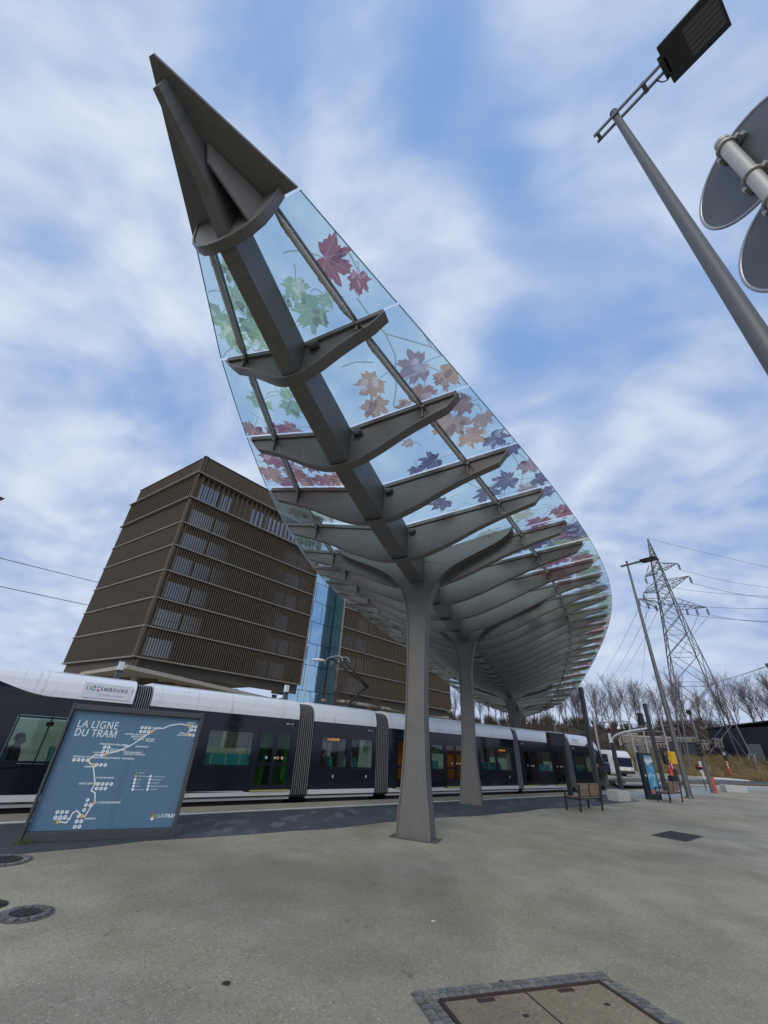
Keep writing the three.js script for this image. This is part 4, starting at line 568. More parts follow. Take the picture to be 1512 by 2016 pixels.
// ---------------------------------------------------------------- the bronze slatted office building
{
  const D = 58, q = D / 30, az = THREE.MathUtils.degToRad(-29.53), C0 = V(Math.sin(az) * D, 0, -Math.cos(az) * D), turn = THREE.MathUtils.degToRad(90 - 42.4);
  const b = thing('office_building', 'tall office block wrapped in bronze slats with blue glass joint, behind tram', 'building', [C0.x, 0, C0.z], turn); b.updateMatrixWorld(true);
  const inv = b.matrixWorld.clone().invert(), loc = (px, py, h) => G(px, py, h).applyMatrix4(inv);
  const bronzeMap = dataTex(256, 256, (x, y, c) => { const l = 216 + 50 * (fbm(x / 10, y / 90, 4, 25) - .5) + 16 * (vnoise(x / 2, y / 40) - .5); c[0] = l; c[1] = l * .97; c[2] = l * .93; }, true, [.15, .15]);
  const bronze = new THREE.MeshStandardMaterial({ map: bronzeMap, color: lin(.18, .143, .099), roughness: .55, metalness: .2 }), bronzeDk = new THREE.MeshStandardMaterial({ map: bronzeMap, color: lin(.18, .143, .099), roughness: .55, metalness: .2 }), band = std(.25, .22, .185, .5, .2), bandTop = std(.1, .085, .07, .5, .3);
  const mirror = std(.22, .24, .25, .1, 1), mirrorDk = phys({ color: lin(.02, .03, .035), roughness: .05, ior: 2.0 }), blueGlass = std(.40, .58, .68, .05, 1), greenGlass = phys({ color: lin(.015, .05, .05), roughness: .06, ior: 1.8 }), mull = std(.045, .06, .07, .5, .4);
  const HT = [5.53, 7.43, 9.31, 11.24, 13.15, 15.02, 17.11, 19.43, 21.15].map((h) => EYE + (h - EYE) * q);
  const r = rng(64), F = { x: 25.15, x2: 32.7, x3: 69.8 };
  const LD = V(-.115, 0, -.993), LL = 20.4;                       // the left face runs back from the corner
  function face(name, o, dir, nrm, len, opt) {                    // o origin at the corner, dir along, nrm outwards
    const yaw = Math.atan2(-dir.z, dir.x);
    const place = (g, s, y, d) => { g.rotateY(yaw); return g.translate(o.x + dir.x * s + nrm.x * d, y, o.z + dir.z * s + nrm.z * d); };
    for (let k = 0; k < 7; k++) {
      const y0 = HT[k], y1 = HT[k + 1], h = y1 - y0, top = k === 6, sp = top ? opt.spTop : opt.sp, list = [];
      mesh('wall', place(bx(len, h, .2, 0, 0, 0), len / 2, (y0 + y1) / 2, -.75), bronzeDk, b);
      mesh('floor_band', place(merge([bx(len + .3, .16, .75, 0, 0, 0)]), len / 2, y0 + .02, -.24 + (top ? .25 : 0)), band, b);
      const n = Math.floor(len / sp);
      for (let j = 0; j <= n; j++) { const g = place(bx(opt.w, h - .2, opt.d, 0, 0, 0), j / n * len, y0 + h / 2 + .06, -.12 + (top ? .12 : 0)); if (top) mesh('slat', g, bronze, b); else list.push(g); }
      if (list.length) { const m = mesh('slat_screen', merge(list), bronze, b); m.userData.kind = 'stuff'; }
      if (opt.windows) for (let s = .8; s < len - 1.5;) { const w = 1.6 + r() * 2.2; if (r() < .96) { const win = mesh('window', place(bx(w, h * (top ? .6 : .58), .06, 0, 0, 0), s + w / 2, y0 + h * (top ? .42 : .40), -.62), top || r() < .93 ? mirror : mirrorDk, b); } s += w + .2 + r() * .4; }
      else if (opt.strip) mesh('window', place(bx(.9, h * .5, .06, 0, 0, 0), len - 1.2, y0 + h * .45, -.62), mirror, b);
    }
    const y0 = HT[7], y1 = HT[8]; mesh('parapet', place(bx(len - .3, y1 - y0, .25, 0, 0, 0), len / 2, (y0 + y1) / 2, -.5), bronze, b);
    mesh('parapet_band', place(bx(len + .4, .18, 1.0, 0, 0, 0), len / 2, y0, -.1), band, b); mesh('roof_edge', place(bx(len, .1, .5, 0, 0, 0), len / 2, y1 + .05, -.45), bandTop, b);
    const list = []; for (let j = 0; j <= len / .42; j++) list.push(place(bx(.12, y1 - y0 - .15, .14, 0, 0, 0), j * .42, (y0 + y1) / 2, -.33)); mesh('parapet_rib', merge(list), bronze, b).userData.kind = 'stuff';
  }
  face('front', V(0, 0, 0), V(1, 0, 0), V(0, 0, 1), F.x, { sp: .33, spTop: .84, w: .085, d: .26, windows: .8 });
  face('side', V(0, 0, 0), LD, V(-.993, 0, .115), LL, { sp: .30, spTop: .6, w: .1, d: .2, strip: true });
  face('second', V(F.x2 + .35, 0, 0), V(1, 0, 0), V(0, 0, 1), F.x3 - F.x2 - .35, { sp: .46, spTop: .84, w: .12, d: .24, windows: .7 });
  mesh('corner_post', merge([0, 1, 2, 3, 4, 5, 6].map((k) => bx(.28, HT[k + 1] - HT[k] - .16, .28, .0, (HT[k] + HT[k + 1]) / 2 + .05, -.06))), bronze, b);
  mesh('edge_fin', merge([bx(.22, HT[7] - HT[0], .7, F.x + .08, (HT[0] + HT[7]) / 2, -.25), bx(.25, HT[7] - HT[0], .7, F.x2 + .3, (HT[0] + HT[7]) / 2, -.2)]), band, b);
  // volume behind the screens
  const back = LD.clone().multiplyScalar(LL);
  mesh('core', merge([slab([[.2, -.9], [F.x - .1, -.9], [F.x - .1, back.z], [back.x + .9, back.z]], HT[0], HT[8] - .4), slab([[F.x2 + .5, -.9], [F.x3 - .1, -.9], [F.x3 - .1, -19], [F.x2 + .5, -19]], HT[0], HT[7])]), bronzeDk, b);
  // recessed glass joint, pane by pane
  const zg = -2.6, yG = [5.2, HT[0] - .4, ...HT.slice(1, 8)];
  mesh('mullion_wall', bx(F.x2 - F.x, HT[7] - 5, .1, (F.x + F.x2) / 2, (HT[7] + 5) / 2, zg - .12), mull, b);
  for (let k = 0; k < yG.length - 1; k++) { const splits = k % 2 ? [0, .36, .72, 1] : [0, .26, .62, .86, 1], w = F.x2 - F.x; for (let j = 0; j < splits.length - 1; j++) { const a = F.x + w * splits[j] + .05, c = F.x + w * splits[j + 1] - .05, p = mesh('pane', bx(c - a, yG[k + 1] - yG[k] - .1, .05, 0, 0, 0), blueGlass, b); p.position.set((a + c) / 2, (yG[k] + yG[k + 1]) / 2, zg); p.rotation.set((r() - .5) * .006, (r() - .5) * .008, 0); } }
  for (let k = 0; k < yG.length - 1; k++) mesh('side_pane', bx(.05, yG[k + 1] - yG[k] - .06, 2.4, F.x2 + .14, (yG[k] + yG[k + 1]) / 2, zg / 2 - .05), greenGlass, b);
  // fascia below the screens, concrete slab edges and the recessed ground floor
  const fascia = new THREE.MeshStandardMaterial({ map: bronzeMap, color: lin(.12, .1, .075), roughness: .6, metalness: .2 });
  for (const [a, c] of [[.3, F.x], [F.x2 + .5, F.x3 - .4]]) { mesh('fascia', bx(c - a, 1.3, .2, (a + c) / 2, HT[0] - .72, -.7), fascia, b); for (let x = a + 1.2; x < c; x += 1.2) mesh('fascia_joint', bx(.03, 1.28, .02, x, HT[0] - .72, -.59), bronzeDk, b); }
  { const g = bx(LL, 1.3, .2, 0, 0, 0); g.rotateY(Math.atan2(.993, -.115)); mesh('fascia', g.translate(LD.x * LL / 2 + .6, HT[0] - .72, LD.z * LL / 2), fascia, b); }
  const conc = new THREE.MeshStandardMaterial({ map: concreteMap, color: lin(.85, .78, .68), roughness: .8 });
  const hs = 7.75, P = (px, py) => { const p = loc(px, py, hs); return [p.x, p.z]; };
  { const pt = [[-1.2, 7.75, -19], [-1.15, 7.75, -13], [-1.04, 7.75, 2.1], [29.6, 5.85, .9], [25, 5.95, -9], [25, 6.0, -19]], up = pt.map((p) => V(...p)), lo = pt.map((p) => V(p[0], p[1] - .42, p[2])), n = 6, fc = [[0, 1, 2, 3, 4, 5], [11, 10, 9, 8, 7, 6]]; for (let k = 0; k < n; k++) fc.push([k, k + n, (k + 1) % n + n, (k + 1) % n]); mesh('soffit_slab', polyGeo([...up, ...lo], fc), conc, b); }
  mesh('soffit_slab', slab([[F.x2 - 3.5, -7], P(683, 1378), P(800, 1399), P(884, 1411), [F.x3 + 2, -19], [F.x2, -19]], hs - .42, hs), conc, b);
  for (let k = 0; k < 11; k++) mesh('soffit_rib', bx(.35, .45, 11, 2 + k * 2.2, hs - .68 - .062 * (2 + k * 2.2), -6.4, 0, .35), bronzeDk, b);
  mesh('ground_floor', bx(F.x3 - 6, 5.2, 12, F.x3 / 2 + 1, 2.6, -13), conc, b);
  for (let k = 0; k < 10; k++) mesh('pilotis', cyl(.4, .4, hs - .42, 2 + k * 7, 0, -3.2, 16), conc, b);
}
// ---------------------------------------------------------------- lamp columns and a street lamp between tram and building
{
  const cm = std(.10, .12, .14, .5, .3), gl = phys({ color: lin(.72, .78, .8), roughness: .35, clearcoat: .5 });
  for (const [px, py, dist, lbl] of [[243, 1298, 27, 'square grey lamp column with frosted top below the building corner'], [566, 1345, 30, 'square grey lamp column with frosted top before the blue glass joint']]) {
    const p = atDist(px, py, dist), t = thing('lamp_column', lbl, 'street lamp', [p.x, 0, p.z], .7, 'square lamp columns behind the tram'), h = p.y;
    mesh('column', bx(.26, h - .55, .26, 0, (h - .55) / 2, 0), cm, t); mesh('lantern', bx(.24, .42, .24, 0, h - .34, 0), gl, t); mesh('cap', bx(.27, .05, .27, 0, h - .1, 0), cm, t); mesh('collar', bx(.28, .08, .28, 0, h - .6, 0), blackSteel, t);
  }
  const p = atDist(608, 1300, 33), t = thing('street_lamp', 'slim pale street lamp with oval head in front of blue glass', 'street lamp', [p.x, 0, p.z], .2), h = p.y;
  mesh('pole', merge([rod(V(0, 0, 0), V(0, h, 0), .07, .045, 12)]), std(.5, .52, .54, .4, .3), t); mesh('bracket', rod(V(0, h - .05, 0), V(.45, h + .06, 0), .03, .03, 8), std(.5, .52, .54, .4, .3), t);
  mesh('lamp_head', new THREE.SphereGeometry(.5, 24, 12).scale(1, .22, .42).translate(.75, h + .1, 0), std(.72, .72, .72, .4), t);
  // overhead wires that run along the track
  const wm = std(.05, .05, .055, .5, .4);
  for (const [a, c, lbl] of [[[-60, 1084], [380, 1190], 'upper overhead wire crossing sky beside the bronze building'], [[-60, 1142], [380, 1232], 'lower overhead wire crossing sky beside the bronze building']]) { const A = atDist(...a, 22), B = atDist(...c, 46); const m = mesh(numbered('overhead_wire'), tube([A, A.clone().lerp(B, .5).add(V(0, -.06, 0)), B, B.clone().add(B.clone().sub(A).multiplyScalar(.8))], .016, 30, 5), wm, scene); m.userData = { label: lbl, category: 'wire' }; }
}

// ---------------------------------------------------------------- far ground: dry grass bank, wooded rise
function sector(azA, azB, d0, d1, na, nd, hf) { const pos = [], uv = [], idx = []; for (let i = 0; i <= na; i++) for (let j = 0; j <= nd; j++) { const a = THREE.MathUtils.degToRad(lerp(azA, azB, i / na)), d = lerp(d0, d1, j / nd), x = Math.sin(a) * d, z = -Math.cos(a) * d; pos.push(x, hf(lerp(azA, azB, i / na), d), z); uv.push(x, z); } for (let i = 0; i < na; i++) for (let j = 0; j < nd; j++) { const k = i * (nd + 1) + j; idx.push(k, k + nd + 1, k + 1, k + 1, k + nd + 1, k + nd + 2); } const g = new THREE.BufferGeometry(); g.setAttribute('position', new THREE.Float32BufferAttribute(pos, 3)); g.setAttribute('uv', new THREE.Float32BufferAttribute(uv, 2)); g.setIndex(idx.reverse()); g.computeVertexNormals(); return g; }
const dryMap = dataTex(512, 512, (x, y, c) => { const n = fbm(x / 30, y / 30, 5, 17), m = vnoise(x / 2, y / 2), l = 112 + 70 * (n - .5) + 50 * (m - .5); c[0] = l + 10; c[1] = l - 6; c[2] = l - 44; }, true, [1 / 9, 1 / 9]);
const brushMap = dataTex(512, 512, (x, y, c) => { const n = fbm(x / 22, y / 22, 5, 23), m = vnoise(x / 1.7, y / 1.7), l = 76 + 60 * (n - .5) + 46 * (m - .5); c[0] = l + 8; c[1] = l - 4; c[2] = l - 14; }, true, [1 / 11, 1 / 11]);
const bankH = (az, d) => { const n = fbm(az * .35 + 9, d * .12, 3); return 2.4 * sstep(90, 103, d) * (.8 + .4 * n) * sstep(24, 30, az) - .05; };
const hillH = (az, d) => { const n = fbm(az * .25, d * .03 + 5, 4); return 10.2 * sstep(122, 168, d) * (.86 + .28 * n) + 4 * sstep(170, 260, d) * n - .1; };
struct('grass_bank', sector(22, 66, 89, 128, 90, 20, bankH), new THREE.MeshStandardMaterial({ map: dryMap, roughness: 1 }));
struct('hill', sector(-14, 68, 120, 420, 120, 40, hillH), new THREE.MeshStandardMaterial({ map: brushMap, roughness: 1 }));
const polar = (az, d) => { const a = THREE.MathUtils.degToRad(az); return [Math.sin(a) * d, -Math.cos(a) * d]; };
{ // dry grass and undergrowth nobody could count
  const r = rng(90), blade = merge([0, 1, 2, 3, 4, 5, 6].map((k) => { const a = k * .9, s = .08 + .05 * r(); return polyGeo([V(Math.cos(a) * .05, 0, Math.sin(a) * .05), V(Math.cos(a) * .05 + .06, 0, Math.sin(a) * .05), V(Math.cos(a) * s * 3, .5 + .35 * r(), Math.sin(a) * s * 3)], [[0, 1, 2]]); }));
  const n = 5200, im = new THREE.InstancedMesh(blade, new THREE.MeshStandardMaterial({ color: lin(.8, .8, .8), roughness: 1, side: THREE.DoubleSide }), n), M = new THREE.Matrix4(), q = new THREE.Quaternion();
  for (let k = 0; k < n; k++) { const az = 24 + r() * 30, d = 90 + r() * 22, [x, z] = polar(az, d), s = .6 + r() * .9; q.setFromAxisAngle(V(0, 1, 0), r() * 6.3); im.setMatrixAt(k, M.compose(V(x, bankH(az, d) - .02, z), q, V(s, s, s))); const t = r(); im.setColorAt(k, lin(.22 + .12 * t, .165 + .08 * t, .075 + .03 * t)); }
  im.name = 'dry_grass'; im.userData = { kind: 'stuff', label: 'tall dry ochre grass covering the bank across the road', category: 'grass' }; scene.add(im);
  const tw = []; for (let k = 0; k < 26; k++) { const a = r() * 6.3, b = .2 + r() * .8, L = 1 + r() * 1.5; const e = V(Math.cos(a) * b * L * .6, L, Math.sin(a) * b * L * .6); tw.push(rod(V(0, 0, 0), e, .03, .012, 3)); for (let j = 0; j < 3; j++) { const s = e.clone().multiplyScalar(.4 + .2 * j); tw.push(rod(s, s.clone().add(V((r() - .5), .5 + .4 * r(), (r() - .5))), .018, .008, 3)); } }
  const g2 = merge(tw), n2 = 1500, im2 = new THREE.InstancedMesh(g2, new THREE.MeshStandardMaterial({ color: lin(.8, .8, .8), roughness: 1 }), n2);
  for (let k = 0; k < n2; k++) { const az = -2 + r() * 58, d = 122 + r() * 44, [x, z] = polar(az, d), s = .7 + r() * .9; q.setFromAxisAngle(V(0, 1, 0), r() * 6.3); im2.setMatrixAt(k, M.compose(V(x, hillH(az, d) - .1, z), q, V(s, s, s))); const t = r(); im2.setColorAt(k, lin(.10 + .07 * t, .075 + .045 * t, .055 + .03 * t)); }
  im2.name = 'undergrowth'; im2.userData = { kind: 'stuff', label: 'bare brown undergrowth covering the slope below the trees', category: 'shrubs' }; scene.add(im2);
}
// ---------------------------------------------------------------- bare trees
function prisms(list, sides) {                                   // many tapered sticks in one geometry: [a, b, r0, r1]
  const pos = [], nor = [], uv = [], d = V(0, 0, 0), u = V(0, 0, 0), w = V(0, 0, 0);
  for (const [a, b, q0, q1] of list) {
    d.subVectors(b, a).normalize(); u.set(Math.abs(d.y) > .9 ? 1 : 0, Math.abs(d.y) > .9 ? 0 : 1, 0).cross(d).normalize(); w.crossVectors(d, u);
    for (let k = 0; k < sides; k++) {
      const c = [k, k + 1].map((j) => { const t = j / sides * 2 * Math.PI; return [u.x * Math.cos(t) + w.x * Math.sin(t), u.y * Math.cos(t) + w.y * Math.sin(t), u.z * Math.cos(t) + w.z * Math.sin(t)]; });
      for (const [p, q, n] of [[a, q0, c[0]], [a, q0, c[1]], [b, q1, c[1]], [a, q0, c[0]], [b, q1, c[1]], [b, q1, c[0]]]) { pos.push(p.x + n[0] * q, p.y + n[1] * q, p.z + n[2] * q); nor.push(...n); uv.push(p.x, p.y); }
    }
  }
  const g = new THREE.BufferGeometry(); g.setAttribute('position', new THREE.Float32BufferAttribute(pos, 3)); g.setAttribute('normal', new THREE.Float32BufferAttribute(nor, 3)); g.setAttribute('uv', new THREE.Float32BufferAttribute(uv, 2)); return g;
}
function treeGeo(seed, H, opt = {}) {
  const r = rng(seed), trunk = [], crown = [], rad = opt.rad ?? H * .013, fork = r() < .6;
  const grow = (p, dir, len, q, lev) => {
    let a = p.clone(); const d = dir.clone(), n = [8, 6, 4, 3][lev];
    for (let k = 0; k < n; k++) {
      d.add(V((r() - .5) * [.12, .3, .4, .5][lev], [.04, .09, .1, .08][lev], (r() - .5) * [.12, .3, .4, .5][lev])).normalize();
      const b = a.clone().addScaledVector(d, len / n), f0 = q * (1 - k / n * .75), f1 = q * (1 - (k + 1) / n * .75), m = opt.min ?? .013;
      (lev === 0 ? trunk : crown).push([a, b, Math.max(m, f0), Math.max(m, f1)]);
      const kids = lev === 0 ? (k < 2 ? 0 : k < 4 ? 2 : 3) : lev === 1 ? (k ? 2 : 1) : lev === 2 ? (k % 2 ? 2 : 1) : 0;
      for (let j = 0; j < kids; j++) { const t = r() * 6.3, sp = [.62, .62, .75][lev] * (.6 + .8 * r()), s = d.clone().add(V(Math.cos(t) * sp, .05, Math.sin(t) * sp)).normalize(); grow(a.clone().lerp(b, r()), s, (lev === 0 ? H * (.46 - k * .025) : len * .42) * (.65 + .6 * r()), f1 * [.5, .45, .5][lev], lev + 1); }
      a = b;
    }
  };
  grow(V(0, -.3, 0), V((r() - .5) * .16, 1, (r() - .5) * .16).normalize(), H * .86, rad, 0);
  return [prisms(trunk, 7), prisms(crown, 3)];
}
const barkMat = new THREE.MeshStandardMaterial({ map: brushMap, color: lin(1.5, 1.35, 1.25), roughness: 1 }), twigMat = std(.12, .085, .078, 1), barkMat2 = new THREE.MeshStandardMaterial({ map: brushMap, color: lin(1.0, .95, .95), roughness: 1 }), twigMat2 = std(.095, .07, .062, 1);
const kinds = [0, 1, 2, 3, 4].map((k) => treeGeo(500 + k * 7, 15));
{
  const r = rng(17); let i = 0; const place = (az, d, s) => {
    const k = i % 5, dk = r() < .4, [x, z] = polar(az, d), t = thing('bare_tree', 'tall leafless tree in the row on the wooded rise behind the station', 'tree', [x, hillH(az, d) - .1, z], r() * 6.3, 'leafless trees on the rise'); t.scale.set(s * (.9 + .2 * r()), s, s * (.9 + .2 * r()));
    mesh('trunk', kinds[k][0], dk ? barkMat2 : barkMat, t); mesh('crown', kinds[k][1], dk ? twigMat2 : twigMat, t); i++;
  };
  for (let az = 3; az < 50; az += .82) place(az + r() * .6, 150 + r() * 20, .58 + r() * .4);
  for (let az = 8; az < 50; az += 1.9) place(az + r() * 1.2, 176 + r() * 18, .85 + r() * .3);
}
{ // young trees between the tram and the building
  const [t0, c0] = treeGeo(77, 7, { rad: .06, min: .006 }), [t1, c1] = treeGeo(91, 6.4, { rad: .05, min: .006 });
  for (const [px, dist, g, lbl, s] of [[652, 37, [t0, c0], 'slender leafless young tree before the dark glass edge of the building', 1.05], [742, 36, [t1, c1], 'small leafless young tree below the slatted wing behind tram roof', .78], [690, 40, [t1, c1], 'thin leafless sapling behind the raised pantograph of the tram', .8]]) { const p = atDist(px, 1400, dist), t = thing('young_tree', lbl, 'tree', [p.x, 0, p.z], px, 'young trees before the building'); t.scale.setScalar(s); mesh('trunk', g[0], barkMat2, t); mesh('crown', g[1], twigMat2, t); }
}
struct('wooded_rise', sector(57, 262, 62, 130, 90, 12, (az, d) => 6.2 * sstep(62, 80, d) * (.75 + .5 * fbm(az * .3 + 40, d * .05, 3)) - .05), new THREE.MeshStandardMaterial({ map: brushMap, color: lin(.7, .7, .7), roughness: 1 }));   // across the plaza: the dark line mirrored in the side of the tram
// ---------------------------------------------------------------- lattice pylon with its lines
{
  const az = 37.3, D = 100, [x, z] = polar(az, D), H = 45.6, t = thing('lattice_pylon', 'tall steel lattice power pylon with three levels of cross arms', 'pylon', [x, 0, z], 0), turn = THREE.MathUtils.degToRad(28);
  const pm = std(.15, .14, .145, .7, .3), prof = [[0, 4.7], [9, 3.6], [18, 2.7], [26, 1.75], [31, 1.3], [38, .85], [45.6, .06]];
  const hwAt = (y) => { for (let k = 0; k < prof.length - 1; k++) if (y <= prof[k + 1][0]) return lerp(prof[k][1], prof[k + 1][1], (y - prof[k][0]) / (prof[k + 1][0] - prof[k][0])); return .06; };
  const corner = (y, k) => { const a = turn + Math.PI / 4 + k * Math.PI / 2, w = hwAt(y) * Math.SQRT2; return V(Math.cos(a) * w, y, Math.sin(a) * w); };
  const lv = [0]; for (let y = 0; y < 45;) { y += Math.max(1.1, hwAt(y) * 1.75); lv.push(Math.min(H, y)); }
  for (let k = 0; k < 4; k++) { const g = []; for (let j = 0; j < lv.length - 1; j++) g.push(rod(corner(lv[j], k), corner(lv[j + 1], k), .13 - j * .004, .13 - j * .004, 4)); mesh('leg', merge(g), pm, t); }
  for (let k = 0; k < 4; k++) { const g = []; for (let j = 0; j < lv.length - 1; j++) { g.push(rod(corner(lv[j], k), corner(lv[j + 1], k + 1), .07, .07, 4), rod(corner(lv[j], k + 1), corner(lv[j + 1], k), .07, .07, 4), rod(corner(lv[j + 1], k), corner(lv[j + 1], k + 1), .045, .045, 4)); } mesh('bracing', merge(g), pm, t); }
  const wire = std(.16, .16, .18, .6, .3);
  const tips = [];
  for (const [px, py, h] of [[1334.5, 1108.5, 37.4], [1270, 1136, 37.4], [1362, 1131, 33.2], [1266, 1168, 33.2], [1248, 1176, 29.2], [1390.6, 1196, 29.2]]) {
    const e = G(px, py, h).sub(V(x, 0, z)); const L = Math.hypot(e.x, e.z), cl = Math.min(L, h > 35 ? 6.5 : h > 31 ? 8.5 : 10.5); e.x *= cl / L; e.z *= cl / L;
    const g = [], dir = V(e.x, 0, e.z).normalize(), w = hwAt(h), pr = V(-dir.z, 0, dir.x).multiplyScalar(w), s = [V(dir.x * w, h, dir.z * w).add(pr), V(dir.x * w, h, dir.z * w).sub(pr), V(dir.x * w, h + 1.7, dir.z * w).add(pr), V(dir.x * w, h + 1.7, dir.z * w).sub(pr)];
    for (const c of s) g.push(rod(c, V(e.x, h, e.z), .075, .05, 4)); const n = 5; for (let j = 1; j < n; j++) { const q = s.map((c) => c.clone().lerp(V(e.x, h, e.z), j / n)); const p = s.map((c) => c.clone().lerp(V(e.x, h, e.z), (j - 1) / n)); g.push(rod(p[0], q[1], .04, .04, 4), rod(p[0], q[2], .04, .04, 4), rod(p[1], q[3], .04, .04, 4), rod(q[0], q[2], .035, .035, 4), rod(q[0], q[1], .035, .035, 4)); }
    const arm = mesh('cross_arm', merge(g), pm, t);
    for (const f of h < 30 ? [1, .72, .46] : [1]) { const p = V(e.x * f, h, e.z * f); const ins = []; const c = p.clone().add(V(0, -1.5, 0)); for (const o of [-.12, .12]) for (let j = 0; j < 5; j++) ins.push(cyl(.11, .11, .14, p.x + o, p.y - .45 - j * .24, p.z, 6)); ins.push(rod(p, c, .03, .03, 4)); mesh('insulator', merge(ins), std(.06, .055, .06, .4), arm); tips.push([c.add(V(x, 0, z)), px, h]); }
  }
  // lines away to the right and down to the left
  const mk = (a, b, sag, lbl) => { const m = mesh(numbered('power_line'), tube([a, a.clone().lerp(b, .25).add(V(0, -sag * .75, 0)), a.clone().lerp(b, .5).add(V(0, -sag, 0)), a.clone().lerp(b, .75).add(V(0, -sag * .75, 0)), b], .038, 40, 4), wire, scene); m.userData = { label: lbl, category: 'wire', group: 'lines of the pylon' }; };
  const top = V(x, H, z), far = (px, py, d) => atDist(px, py, d);
  mk(top, far(1620, 1140, 120), .3, 'power line strung from the pylon out over the dark shed');
  for (const [i, px, py] of [[0, 1620, 1162], [2, 1620, 1180], [3, 1620, 1192], [5, 1620, 1216], [4, 1620, 1222], [1, 1620, 1172]]) { const tp = tips.filter((q) => true)[Math.min(tips.length - 1, [0, 1, 2, 3, 4, 7][i])][0]; mk(tp, far(px, py, 118), 1.2, 'power line strung from the pylon out over the dark shed'); }
  for (const [i, px, py] of [[4, 1168, 1350], [5, 1190, 1350], [6, 1205, 1350], [7, 1255, 1360], [8, 1300, 1345], [1, 1262, 1350]]) { const tp = tips[Math.min(i, tips.length - 1)][0]; mk(tp, far(px, py, 230), 1.5, 'power line running from the pylon down behind the trees'); }
}
{ // a brace wire and post end at the far right
  const p = atDist(1511, 1306, 34), t = thing('signal_mast', 'dark steel mast holding a span wire above the dark shed', 'mast', [p.x, 0, p.z], 0); mesh('pole', rod(V(0, 0, 0), V(0, p.y, 0), .11, .09, 12), mastMat, t); mesh('collar', cyl(.13, .13, .12, 0, p.y - .14, 0, 12), mastMat, t); mesh('base_plate', bx(.4, .03, .4, 0, .015, 0), mastMat, t);
  const a = V(p.x, atDist(1509, 1311, 34).y, p.z), b = atDist(1410, 1343, 62), m = mesh('span_wire', tube([a, a.clone().lerp(b, .5).add(V(0, -.05, 0)), b, b.clone().add(b.clone().sub(a).multiplyScalar(.7))], .022, 20, 5), std(.07, .07, .075, .5), scene); m.userData = { label: 'thin span wire leading from the mast towards the pylon', category: 'wire' };
}

// ---------------------------------------------------------------- street furniture
const postMat = new THREE.MeshStandardMaterial({ map: steelMap, color: lin(.075, .085, .095), roughness: .5, metalness: .3 });
const woodMap = dataTex(256, 256, (x, y, c) => { const g = fbm(x / 60, y / 3, 4, 80), l = 150 + 70 * (g - .5) + 20 * (vnoise(x / 8, y / 1.3) - .5); c[0] = l; c[1] = l * .86; c[2] = l * .72; }, true, [1, 1]);
const woods = [[.72, .66, .6], [.62, .58, .54], [.8, .72, .64]].map((c) => new THREE.MeshStandardMaterial({ map: woodMap, color: lin(...c), roughness: .8, bumpMap: grain, bumpScale: .002 }));
function bench(fl, bl, fr, br, label) {                          // feet: front left, back left, front right, back right as seen in the picture
  const [A, B, C2, D2] = [fl, bl, fr, br].map((p) => G(...p)); const c = A.clone().add(B).add(C2).add(D2).multiplyScalar(.25), u = D2.clone().sub(B).add(C2.clone().sub(A)).setY(0), L = Math.min(1.9, u.length() / 2); u.normalize();
  const t = thing('bench', label, 'bench', [c.x, 0, c.z], Math.atan2(-u.z, u.x), 'wooden benches with arms beside the platform');   // its back is towards +z
  const fr2 = std(.04, .042, .046, .5, .4), dep = .56;
  for (const s of [-1, 1]) {
    mesh('leg', rbx(.05, .45, .06, .008, s * L / 2, .225, -dep / 2), fr2, t); mesh('leg', rbx(.05, .88, .06, .008, s * L / 2, .43, dep / 2 + .03, .1), fr2, t);
    mesh('arm', merge([rbx(.05, .05, dep + .04, .008, s * L / 2, .62, 0), rbx(.05, .22, .05, .008, s * L / 2, .52, -dep / 2)]), fr2, t); mesh('seat_rail', rbx(.045, .06, dep, .008, s * L / 2, .4, 0), fr2, t);
  }
  mesh('seat_bearer', merge([bx(L, .04, .04, 0, .395, -dep / 2 + .06), bx(L, .04, .04, 0, .395, dep / 2 - .06)]), fr2, t);
  for (let k = 0; k < 5; k++) mesh('seat_slat', rbx(L - .06, .035, .095, .006, 0, .435, -dep / 2 + .07 + k * .108), woods[k % 3], t);
  for (let k = 0; k < 4; k++) for (const s of [-1, 1]) mesh('back_slat', rbx(L / 2 - .05, .098, .03, .006, s * (L / 4 - .005), .54 + k * .104, dep / 2 - .03 + k * .0115, .1), woods[(k + (s > 0 ? 1 : 0)) % 3], t);
  mesh('back_strap', merge([rbx(.04, .46, .02, .005, 0, .69, dep / 2 + .02, .1)]), fr2, t);
}
bench([1118, 1594], [1143, 1600], [1163, 1592], [1184, 1596], 'wooden bench seen from behind, next to the black platform display post');
bench([1298.5, 1579], [1317.7, 1581], [1324, 1577], [1341.6, 1578], 'wooden bench seen from behind, next to the lit information totem');
function squarePost(base, top, w, label, name = 'steel_post') { const g = G(...base), h = over(...top, g), t = thing(name, label, 'post', [g.x, 0, g.z], TRAM_TURN); mesh('shaft', rbx(w, h, w, .012, 0, h / 2, 0), postMat, t); mesh('base_plate', bx(w * 1.9, .025, w * 1.9, 0, .0125, 0), postMat, t); mesh('cap', bx(w + .012, .02, w + .012, 0, h + .008, 0), blackSteel, t); return [t, h, g]; }
squarePost([1182, 1578], [1143, 1354], .2, 'tall plain dark square post rising behind the first bench');
squarePost([1311, 1558], [1270, 1386], .24, 'tall plain dark square post rising behind the information totem');
